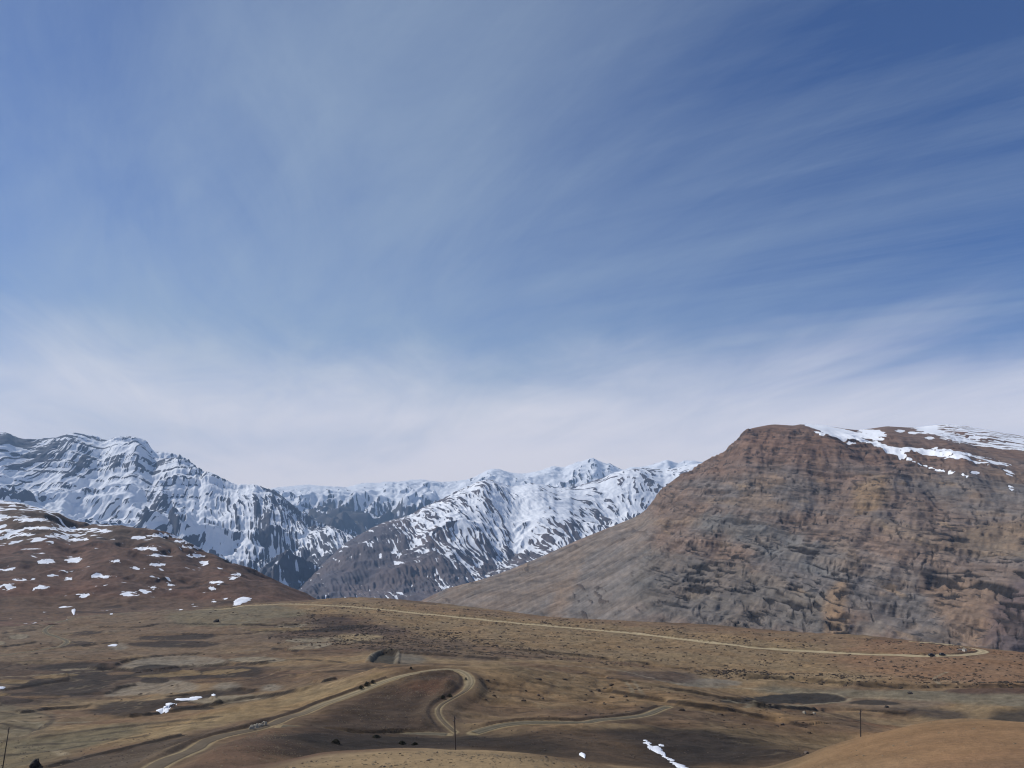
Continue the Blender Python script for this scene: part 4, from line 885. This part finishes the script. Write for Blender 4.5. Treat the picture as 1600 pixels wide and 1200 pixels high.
# ---- vehicles
paint = plain('dark_car_paint', (.02, .022, .025), .35, .2, .1); glass = plain('tinted_glass', (.02, .025, .03), .1, 0, .05); rub = plain('tyre_rubber', (.02, .02, .02), .8); rim = plain('wheel_rim', (.3, .3, .32), .35, .8)
def loft(secs, name, mat, parent):   # closed outline sections along x
    n_ = len(secs[0]); vs = [p for s_ in secs for p in s_]; fs = []
    for i in range(len(secs) - 1):
        for j in range(n_): fs.append((i * n_ + j, i * n_ + (j + 1) % n_, (i + 1) * n_ + (j + 1) % n_, (i + 1) * n_ + j))
    fs.append(tuple(range(n_))[::-1]); fs.append(tuple((len(secs) - 1) * n_ + j for j in range(n_)))
    return mesh_obj(name, vs, fs, mat, parent, True)
def car(x, y, z, rz, label):
    t = empty('parked_car', (x, y, z), rz); tag(t, label, 'car', 'dark cars on the plateau road')
    def sec(X_, w, z0, z1, r_=.12): return [(X_, -w, z0), (X_, -w - .04, (z0 + z1) / 2), (X_, -w, z1 - r_), (X_, -w + r_, z1), (X_, w - r_, z1), (X_, w, z1 - r_), (X_, w + .04, (z0 + z1) / 2), (X_, w, z0)]
    loft([sec(-2.25, .72, .45, .95), sec(-2.15, .85, .3, 1.08), sec(-1.2, .88, .28, 1.12), sec(.9, .88, .28, 1.1), sec(1.2, .87, .28, 1.06), sec(2.05, .82, .32, .95), sec(2.25, .7, .42, .8)], 'body', paint, t)
    loft([sec(-2.1, .7, 1.05, 1.15), sec(-1.85, .72, 1.05, 1.68), sec(-.4, .73, 1.05, 1.76), sec(.45, .72, 1.05, 1.7), sec(1.15, .7, 1.05, 1.12)], 'cabin', paint, t)
    for s_ in (-1, 1):
        yv = s_ * .775
        for (a_, b_, c_, d_) in ((-1.75, -.55, -1.6, -.55), (-.45, .35, -.45, .3), (.42, .95, .38, .5)):
            mesh_obj('side_window', [(a_, yv, 1.15), (b_, yv, 1.15), (d_, yv, 1.6), (c_, yv, 1.6), (a_, yv - s_ * .02, 1.15), (b_, yv - s_ * .02, 1.15), (d_, yv - s_ * .02, 1.6), (c_, yv - s_ * .02, 1.6)], [(0, 1, 2, 3), (4, 7, 6, 5), (0, 4, 5, 1), (1, 5, 6, 2), (2, 6, 7, 3), (3, 7, 4, 0)], glass, t)
    mesh_obj('windscreen', [(1.2, -.6, 1.13), (1.2, .6, 1.13), (.55, .58, 1.66), (.55, -.58, 1.66)], [(0, 1, 2, 3)], glass, t)
    for wx in (-1.4, 1.4):
        for s_ in (-1, 1):
            v, f = lathe([(.1, -.11), (.3, -.11), (.35, -.07), (.35, .07), (.3, .11), (.1, .11)], 16); v = [(a_ + wx, c_ + s_ * .82, b_ + .35) for a_, b_, c_ in v]; w_ = mesh_obj('wheel', v, f, rub, t, True)
            v, f = lathe([(.2, -.115), (.2, .115)], 12); v = [(a_ + wx, c_ + s_ * .825, b_ + .35) for a_, b_, c_ in v]; r_ = mesh_obj('rim', v, f, rim, w_)
    lamp = plain('lamp_lens', (.6, .6, .55), .2); red_ = plain('tail_lens', (.3, .02, .02), .3)
    for s_ in (-.6, .6):
        for nm, xx, mm in (('headlight', 2.16, lamp), ('tail_light', -2.2, red_)):
            v, f = lathe([(.12, -.03), (.12, .03)], 10); v = [(c_ + xx, a_ + s_, b_ + .78) for a_, b_, c_ in v]; mesh_obj(nm, v, f, mm, t)
Wu = road_w['upper'][0]
def on_road(px):
    a, _t = ray(px, 1024); a = float(a); aa = np.arctan2(Wu[:, 0], Wu[:, 1]); i = int(np.argmin(np.abs(aa[:int(len(aa) * .85)] - a)))
    d = Wu[i + 2] - Wu[i - 2]; return Wu[i], math.atan2(d[1], d[0])
for px_, lb in ((1457, 'left of the two dark cars parked on the pale plateau road'), (1471, 'right of the two dark cars parked on the pale plateau road')):
    p_, r_ = on_road(px_); car(p_[0], p_[1], float(G.height(p_[0], p_[1])) + .08, r_, lb)
# ---- whitewashed hut in the road loop
white = plain('whitewash', (.62, .58, .48), .9, 0, .15, 2); mud = plain('mud_roof', (.3, .25, .18), .95); dw = plain('door_wood', (.06, .04, .03), .8)
x, y, z = G.hit(1507, 1018, 500); hut = empty('hut', (x, y, z), .6); hut.scale = (.8, .8, .8); tag(hut, 'tiny whitewashed hut inside the loop at the right end of the plateau road', 'hut')
def box(name, x0, x1, y0, y1, z0, z1, mat, par, tp=0):
    vs = [(x0, y0, z0), (x1, y0, z0), (x1, y1, z0), (x0, y1, z0), (x0 + tp, y0 + tp, z1), (x1 - tp, y0 + tp, z1), (x1 - tp, y1 - tp, z1), (x0 + tp, y1 - tp, z1)]
    return mesh_obj(name, vs, [(0, 3, 2, 1), (4, 5, 6, 7), (0, 1, 5, 4), (1, 2, 6, 5), (2, 3, 7, 6), (3, 0, 4, 7)], mat, par)
box('wall', -1.5, 1.5, -1.3, 1.3, -.5, 2.3, white, hut, .08); rf = box('roof', -1.65, 1.65, -1.45, 1.45, 2.303, 2.5, mud, hut); box('chimney', .6, .9, .3, .6, 2.503, 2.9, white, rf)
dr = box('door', -.4, .4, -1.36, -1.29, 0, 1.6, dw, hut); box('handle', .25, .3, -1.40, -1.362, .8, .9, iron, dr); wd = box('window', 1.44, 1.5, -.4, .4, .9, 1.6, glass, hut)
x, y, z = G.hit(1500.5, 1016, 500); wl = mesh_obj('white_stone_wall', *(lambda v, f: (v, f))([(-1.8, -.3, -.3), (1.8, -.3, -.3), (1.8, .3, -.3), (-1.8, .3, -.3), (-1.7, -.2, .75), (-.5, -.2, .9), (.6, -.2, .8), (1.7, -.2, .6), (1.7, .2, .6), (.6, .2, .8), (-.5, .2, .9), (-1.7, .2, .75)],
    [(0, 3, 2, 1), (0, 1, 7, 6, 5, 4), (2, 3, 11, 10, 9, 8), (1, 2, 8, 7), (3, 0, 4, 11), (4, 5, 10, 11), (5, 6, 9, 10), (6, 7, 8, 9)]), white); wl.location = (x, y, z); tag(wl, 'low whitewashed stone wall just left of the tiny hut', 'wall')
# ---- snow drifts lying on the ground
snowm = plain('drifted_snow', (.80, .81, .84), .7, 0, .06, .6, .3)
def drift(px, th, label, sheet=None, rough=.35, seed=1, name='snow_patch', res=34, grp='old snow patches on the brown ground', rmin=60, off=.12):
    S = sheet or G; Wp = world_line(S, px, 4, True, rmin); A = np.array(Wp)[:, :2]; lo, hi = A.min(0) - 2, A.max(0) + 2
    # grid aligned with the sight line so that thin far drifts keep their outline
    c = A.mean(0); u_ = c / np.hypot(*c); v_ = np.array([u_[1], -u_[0]]); q = (A - c) @ np.array([u_, v_]).T; lo, hi = q.min(0), q.max(0); pad = (hi - lo) * .06 + .2; lo -= pad; hi += pad
    nu, nv = max(12, min(90, int(res * 1.6))), max(16, min(150, res * 2)); uu, vv = np.meshgrid(np.linspace(lo[0], hi[0], nu), np.linspace(lo[1], hi[1], nv), indexing='ij')
    Xs = c[0] + uu * u_[0] + vv * v_[0]; Ys = c[1] + uu * u_[1] + vv * v_[1]
    D_, _s, _t, ins = seg_dist(Xs, Ys, Wp, True); sc_ = min(hi - lo); sd = np.where(ins, D_, -D_) + rough * sc_ * .35 * fbm(Xs / sc_ * 3, Ys / sc_ * 3, 3, seed)
    Zs = S.height(Xs, Ys) + off + th * sst(0, sc_ * .22, sd) - (sd < sc_ * .02) * (off + .15)
    keep = sd > -sc_ * .03; ids = -np.ones(Xs.shape, int); vs = []; fs = []
    cell = keep[:-1, :-1] | keep[1:, :-1] | keep[:-1, 1:] | keep[1:, 1:]
    for i, j in zip(*np.nonzero(cell)):
        f = []
        for a_, b_ in ((i, j), (i + 1, j), (i + 1, j + 1), (i, j + 1)):
            if ids[a_, b_] < 0: ids[a_, b_] = len(vs); vs.append((Xs[a_, b_] - c[0], Ys[a_, b_] - c[1], Zs[a_, b_]))
            f.append(int(ids[a_, b_]))
        fs.append(tuple(f))
    z0 = min(v[2] for v in vs); o = mesh_obj(name, [(a_, b_, c_ - z0) for a_, b_, c_ in vs], [f[::-1] for f in fs], snowm, None, True)
    me = o.data; me.update()
    if me.polygons[0].normal.z < 0: me.flip_normals()
    o.location = (c[0], c[1], z0); tag(o, label, 'snow patch', grp)
drift([(1007,1157),(1014,1160),(1022,1166),(1030,1163),(1037,1165),(1033,1170),(1040,1180),(1056,1190),(1078,1204),(1066,1203),(1046,1190),(1032,1180),(1020,1174),(1014,1170)], .12, 'forked snow streak trailing down the dark gully at the bottom', seed=3, rough=.5, rmin=110, res=60)
drift([(904.5,1179.5),(908.5,1177),(915,1180),(914,1185),(910,1183)], .1, 'small square snow patch in the dark hollow left of the forked streak', seed=4, rough=.1, rmin=90)
drift([(273,1091),(283,1091),(298,1090),(310,1088.5),(316,1090),(305,1094),(285,1095),(275,1094)], .3, 'long thin snow strip in front of the dark field, right of the bent patch', seed=5, rough=.5)
drift([(244,1110),(252,1107),(258,1103),(261,1098),(268,1099),(276,1101),(266,1103),(266,1111),(258,1114),(248,1113)], .3, 'bent L shaped snow patch left of the long thin strip', seed=6, rough=.3)
drift([(167,1009),(178,1006.5),(184,1007.5),(180,1010),(170,1010)], .2, 'small snow patch on the terrace below the winding left road', seed=7)
drift([(-14,1074),(0,1073.5),(9,1074),(6,1076.5),(-8,1077)], .25, 'snow sliver at the left edge among the fields', seed=8)
drift([(330,1086),(334,1084),(337,1086),(334,1087.5)], .15, 'tiny snow speck at the right end of the dark field', seed=9)
drift([(365,940),(372,935),(385,933),(393,936),(382,942),(368,947),(365,944)], .6, 'big oval snow patch at the foot of the red hill beside the road', seed=10, rough=.45, sheet=LH, rmin=900, off=.4)
drift([(112,953),(116,951.5),(118,953),(116,961),(113,958)], .3, 'small upright snow patch at the foot of the hill, far left', sheet=LH, seed=11, rmin=880, off=.3)
drift([(172,959),(176,958.5),(176,960),(172,960.2)], .2, 'tiny snow speck on the left road near the foot of the hill', seed=12, rmin=500)
# ---- scrub and stones: thousands of low cushions
def cushions(name, n, regions, size, mat, label, seed, sheet=None, flat=.6, dens=None):
    rs = np.random.RandomState(seed); S = sheet or G; vs = []; fs = []
    base = np.array([(math.cos(a), math.sin(a), 0) for a in np.linspace(0, 2 * np.pi, 7)[:-1]] + [(math.cos(a) * .72, math.sin(a) * .72, .55) for a in np.linspace(.4, .4 + 2 * np.pi, 7)[:-1]] + [(0, 0, .8)])
    bf = [(i, (i + 1) % 6, 6 + (i + 1) % 6, 6 + i) for i in range(6)] + [(6 + i, 6 + (i + 1) % 6, 12) for i in range(6)]
    k = 0; tries = 0
    polys = [world_line(S, q, 2, True, rm_) for q, rm_, w_ in regions]; ws = np.array([r_[2] for r_ in regions], float); ws /= ws.sum()
    for pi, Wp in enumerate(polys):
        m_ = int(n * ws[pi]); A = np.array(Wp)[:, :2]; lo, hi = A.min(0), A.max(0)
        P_ = lo + rs.rand(m_ * 14, 2) * (hi - lo); D_, _s, _t, ins = seg_dist(P_[:, 0], P_[:, 1], Wp, True); P_ = P_[ins]
        q = fbm(P_[:, 0] / 38, P_[:, 1] / 22, 3, seed) + .6 * fbm(P_[:, 0] / 9, P_[:, 1] / 6, 2, seed + 3); P_ = P_[rs.rand(len(P_)) < sst(-.15, .35, q) + .08][:m_]
        ok = np.ones(len(P_), bool)
        for W_, hw_ in road_w.values():
            d_, _, _, _ = seg_dist(P_[:, 0], P_[:, 1], [tuple(p) for p in W_[::6]] + [tuple(W_[-1])]); ok &= d_ > hw_ + 1
        P_ = P_[ok]; Zp = S.height(P_[:, 0], P_[:, 1])
        for (x_, y_), z_ in zip(P_, Zp):
            s_ = size * (.45 + rs.rand() ** 3 * 1.3) * (math.hypot(x_, y_) / 400) ** .35; a = rs.rand() * 6.28; ca_, sa_ = math.cos(a), math.sin(a); j = 1 + .35 * (rs.rand(13, 1) - .5) * 2; b = base * j * s_
            el_ = 1 + rs.rand() * .9; vv = np.stack([(b[:, 0] * ca_ * el_ - b[:, 1] * sa_) + x_, (b[:, 0] * sa_ * .6 + b[:, 1] * ca_) + y_, b[:, 2] * flat * 1.4 + z_ - .08 * s_], 1)
            o_ = len(vs); vs.extend(vv.tolist()); fs.extend([tuple(i + o_ for i in f) for f in bf])
    o = mesh_obj(name, vs, fs, mat, None, False); o['kind'] = 'stuff'; o['label'] = label; return o
scrubm = plain('thorn_scrub', (.085, .06, .04), .95, 0, .5, .3)
cushions('scrub', 8000, [([(430,975),(560,938),(900,968),(1300,996),(1600,1022),(1650,1070),(1150,1054),(850,1032),(600,1020),(430,1005)],300,6), ([(560,975),(760,995),(880,1025),(620,1015),(440,992)],300,2.2), ([(1100,1045),(1350,1055),(1650,1068),(1650,1076),(1350,1068),(1100,1056)],300,1.3), ([(0,965),(420,950),(420,1080),(0,1140)],200,.25), ([(750,1050),(1000,1068),(1250,1110),(1320,1150),(1000,1130),(760,1110)],150,.22)], .55, scrubm, 'low dark thorn scrub dotted over the plateau slopes', 5)
cushions('stones', 2600, [([(430,1130),(900,1130),(1250,1150),(1230,1190),(880,1180),(640,1168),(460,1180)],90,1.6), ([(440,1200),(640,1174),(860,1184),(960,1215),(640,1230)],50,.12), ([(1240,1205),(1340,1153),(1490,1127),(1650,1140),(1700,1240)],50,.12), ([(560,1100),(640,1055),(720,1060),(670,1105),(700,1140),(500,1150)],100,1), ([(0,1150),(200,1150),(330,1160),(200,1215),(0,1215)],80,.8)], .13, rock_b, 'scattered stones on the near slopes', 6, flat=.8)
tuftm = plain('dry_grass_tuft', (.19, .145, .09), .95, 0, .5, .6)
cushions('dry_grass', 9000, [([(440,1198),(640,1174),(860,1184),(960,1215),(640,1230)],50,.5), ([(1240,1205),(1340,1153),(1490,1127),(1650,1140),(1700,1240)],50,1.4), ([(300,1200),(400,1142),(480,1165),(440,1195)],70,1), ([(500,1140),(640,1055),(720,1060),(670,1105),(700,1140)],100,1.1), ([(750,1060),(900,1052),(1050,1085),(1250,1125),(1040,1105),(760,1115)],150,1.6), ([(0,1150),(200,1120),(400,1095),(330,1150),(200,1200),(0,1215)],80,1.2)], .13, tuftm, 'short dry grass tufts on the near slopes', 9, flat=.5)
#%%LIGHT
# ================================================================== sky, sun, air, camera
SUN_AZ, SUN_EL = math.radians(-68), math.radians(42)    # bearing from +Y towards +X
sun = bpy.data.lights.new('sun', 'SUN'); sun.energy = 3.9; sun.angle = math.radians(.5); sun.color = (1, .98, .945)
so = bpy.data.objects.new('sun', sun); C.objects.link(so)
so.rotation_euler = (math.radians(90) - SUN_EL, 0, math.pi - SUN_AZ)
W = bpy.data.worlds.new('World'); bpy.context.scene.world = W; W.use_nodes = True; nt = W.node_tree; nt.nodes.clear()
out = N(nt, 'ShaderNodeOutputWorld'); bg = N(nt, 'ShaderNodeBackground'); nt.links.new(bg.outputs[0], out.inputs[0])
sk = N(nt, 'ShaderNodeTexSky'); sk.sky_type = 'NISHITA'; sk.sun_disc = False; sk.sun_elevation = SUN_EL; sk.sun_rotation = SUN_AZ; sk.altitude = 4500; sk.air_density = 1.2; sk.dust_density = .6; sk.ozone_density = 1.5
tc = N(nt, 'ShaderNodeTexCoord'); D = tc.outputs['Generated']
sx = N(nt, 'ShaderNodeSeparateXYZ'); nt.links.new(D, sx.inputs[0])
zc = math_(nt, 'MAXIMUM', math_(nt, 'ADD', sx.outputs[2], .10), .02)
u = math_(nt, 'DIVIDE', sx.outputs[0], zc); v = math_(nt, 'DIVIDE', sx.outputs[1], zc)
cb = N(nt, 'ShaderNodeCombineXYZ'); nt.links.new(u, cb.inputs[0]); nt.links.new(math_(nt, 'MULTIPLY', v, .16), cb.inputs[1])
# cirrus sheet: streaks drawn out along the wind
def streaks(az_deg, stretch, sc, seed, det=6, rough=.58, warp=.35):
    A = math.radians(az_deg)      # direction the streaks run, bearing from +Y
    al = math_(nt, 'ADD', math_(nt, 'MULTIPLY', u, math.sin(A)), math_(nt, 'MULTIPLY', v, math.cos(A)))
    ac = math_(nt, 'SUBTRACT', math_(nt, 'MULTIPLY', u, math.cos(A)), math_(nt, 'MULTIPLY', v, math.sin(A)))
    k = N(nt, 'ShaderNodeCombineXYZ'); nt.links.new(ac, k.inputs[0]); nt.links.new(math_(nt, 'MULTIPLY', al, stretch), k.inputs[1]); k.inputs[2].default_value = seed
    return noise(nt, k.outputs[0], sc, det, rough, warp)
def dirblob(px, py, pw):
    a, t = ray(px, py); a = float(a); t = float(t); n_ = math.hypot(1, t)
    dv = N(nt, 'ShaderNodeVectorMath', operation='DOT_PRODUCT'); nt.links.new(D, dv.inputs[0]); dv.inputs[1].default_value = (math.sin(a) / n_, math.cos(a) / n_, t / n_)
    return math_(nt, 'POWER', math_(nt, 'MAXIMUM', dv.outputs['Value'], 0.), pw)
def cen(x, k): return math_(nt, 'MULTIPLY', math_(nt, 'SUBTRACT', x, .5), k)
R1 = math_(nt, 'MULTIPLY', streaks(-60, .10, 2.2, 1.3, 10, .68), 1.0)
R4 = streaks(-30, .12, 5.0, 2.2, 8, .66, .5)     # fine parallel wisps
R2 = streaks(-14, .30, 1.9, 5.1, 10, .66, .9)                       # broad soft veils
R3 = streaks(-20, .45, .7, 9.4, 4, .5, .4)
wr = math_(nt, 'ADD', .25, math_(nt, 'MULTIPLY', dirblob(1500, 350, 14), 1.0))
wl_ = math_(nt, 'ADD', .12, math_(nt, 'MULTIPLY', dirblob(420, 400, 8), .9))
thin = math_(nt, 'ADD', math_(nt, 'MULTIPLY', cen(R1, 1.15), wr), math_(nt, 'MULTIPLY', cen(R2, .95), wl_))
thin = math_(nt, 'ADD', thin, math_(nt, 'ADD', cen(R3, .55), cen(R4, .35)))
cov = math_(nt, 'ADD', math_(nt, 'MULTIPLY', dirblob(520, 300, 6), .22), math_(nt, 'MULTIPLY', dirblob(780, 470, 14), .09))
cov = math_(nt, 'SUBTRACT', cov, math_(nt, 'MULTIPLY', dirblob(1560, 60, 8), .22))
cov = math_(nt, 'SUBTRACT', cov, math_(nt, 'MULTIPLY', dirblob(0, -50, 30), .15))
cov = math_(nt, 'ADD', cov, math_(nt, 'MULTIPLY', dirblob(200, 640, 60), .18))
cov = math_(nt, 'ADD', cov, math_(nt, 'MULTIPLY', dirblob(760, 680, 200), .10))
hor = smap(nt, sx.outputs[2], .36, .0, 0., 1.)
cov = math_(nt, 'ADD', cov, math_(nt, 'MULTIPLY', hor, .36))
dens = math_(nt, 'ADD', cov, math_(nt, 'ADD', .19, math_(nt, 'MULTIPLY', thin, .62)), clamp=True)
skyc = N(nt, 'ShaderNodeVectorMath', operation='MULTIPLY'); nt.links.new(sk.outputs[0], skyc.inputs[0]); skyc.inputs[1].default_value = (.037, .059, .096)
col = mixc(nt, dens, skyc.outputs[0], (.45, .55, .63))
veil = smap(nt, math_(nt, 'ADD', sx.outputs[2], math_(nt, 'ADD', cen(R2, -.08), cen(R3, -.20))), .245, .02, 0., 1.)
col = mixc(nt, math_(nt, 'MULTIPLY', veil, .92), col, (1.17, 1.07, 1.06))
nt.links.new(col, bg.inputs[0]); bg.inputs[1].default_value = 1.0
# air
import bmesh
hz = bpy.data.meshes.new('haze'); bm = bmesh.new(); bmesh.ops.create_cube(bm, size=1); bm.to_mesh(hz); bm.free()
ho = bpy.data.objects.new('haze', hz); C.objects.link(ho); ho.scale = (38000, 20500, 2700); ho.location = (0, 8250, 348)
ho['kind'] = 'stuff'; ho['label'] = 'thin blue haze in the air over the valley and mountains'
hm = bpy.data.materials.new('haze'); hnt = nodes(hm); ho_ = N(hnt, 'ShaderNodeOutputMaterial'); pv = N(hnt, 'ShaderNodeVolumePrincipled'); hnt.links.new(pv.outputs[0], ho_.inputs['Volume'])
pv.inputs['Density'].default_value = 4.2e-5; pv.inputs['Color'].default_value = (.42, .66, 1, 1); pv.inputs['Anisotropy'].default_value = 0
hz.materials.append(hm)
cam = bpy.data.cameras.new('camera'); co = bpy.data.objects.new('camera', cam); C.objects.link(co); bpy.context.scene.camera = co
cam.sensor_width = 36; cam.lens = 36 * F / 1600; cam.clip_start = .1; cam.clip_end = 60000
co.location = (0, 0, 0); co.rotation_euler = (math.radians(90) + PITCH, 0, 0)
sc = bpy.context.scene; sc.view_settings.view_transform = 'Standard'; sc.view_settings.look = 'None'; sc.view_settings.exposure = 0

sc.cycles.use_denoising = True; sc.cycles.filter_width = 1.15
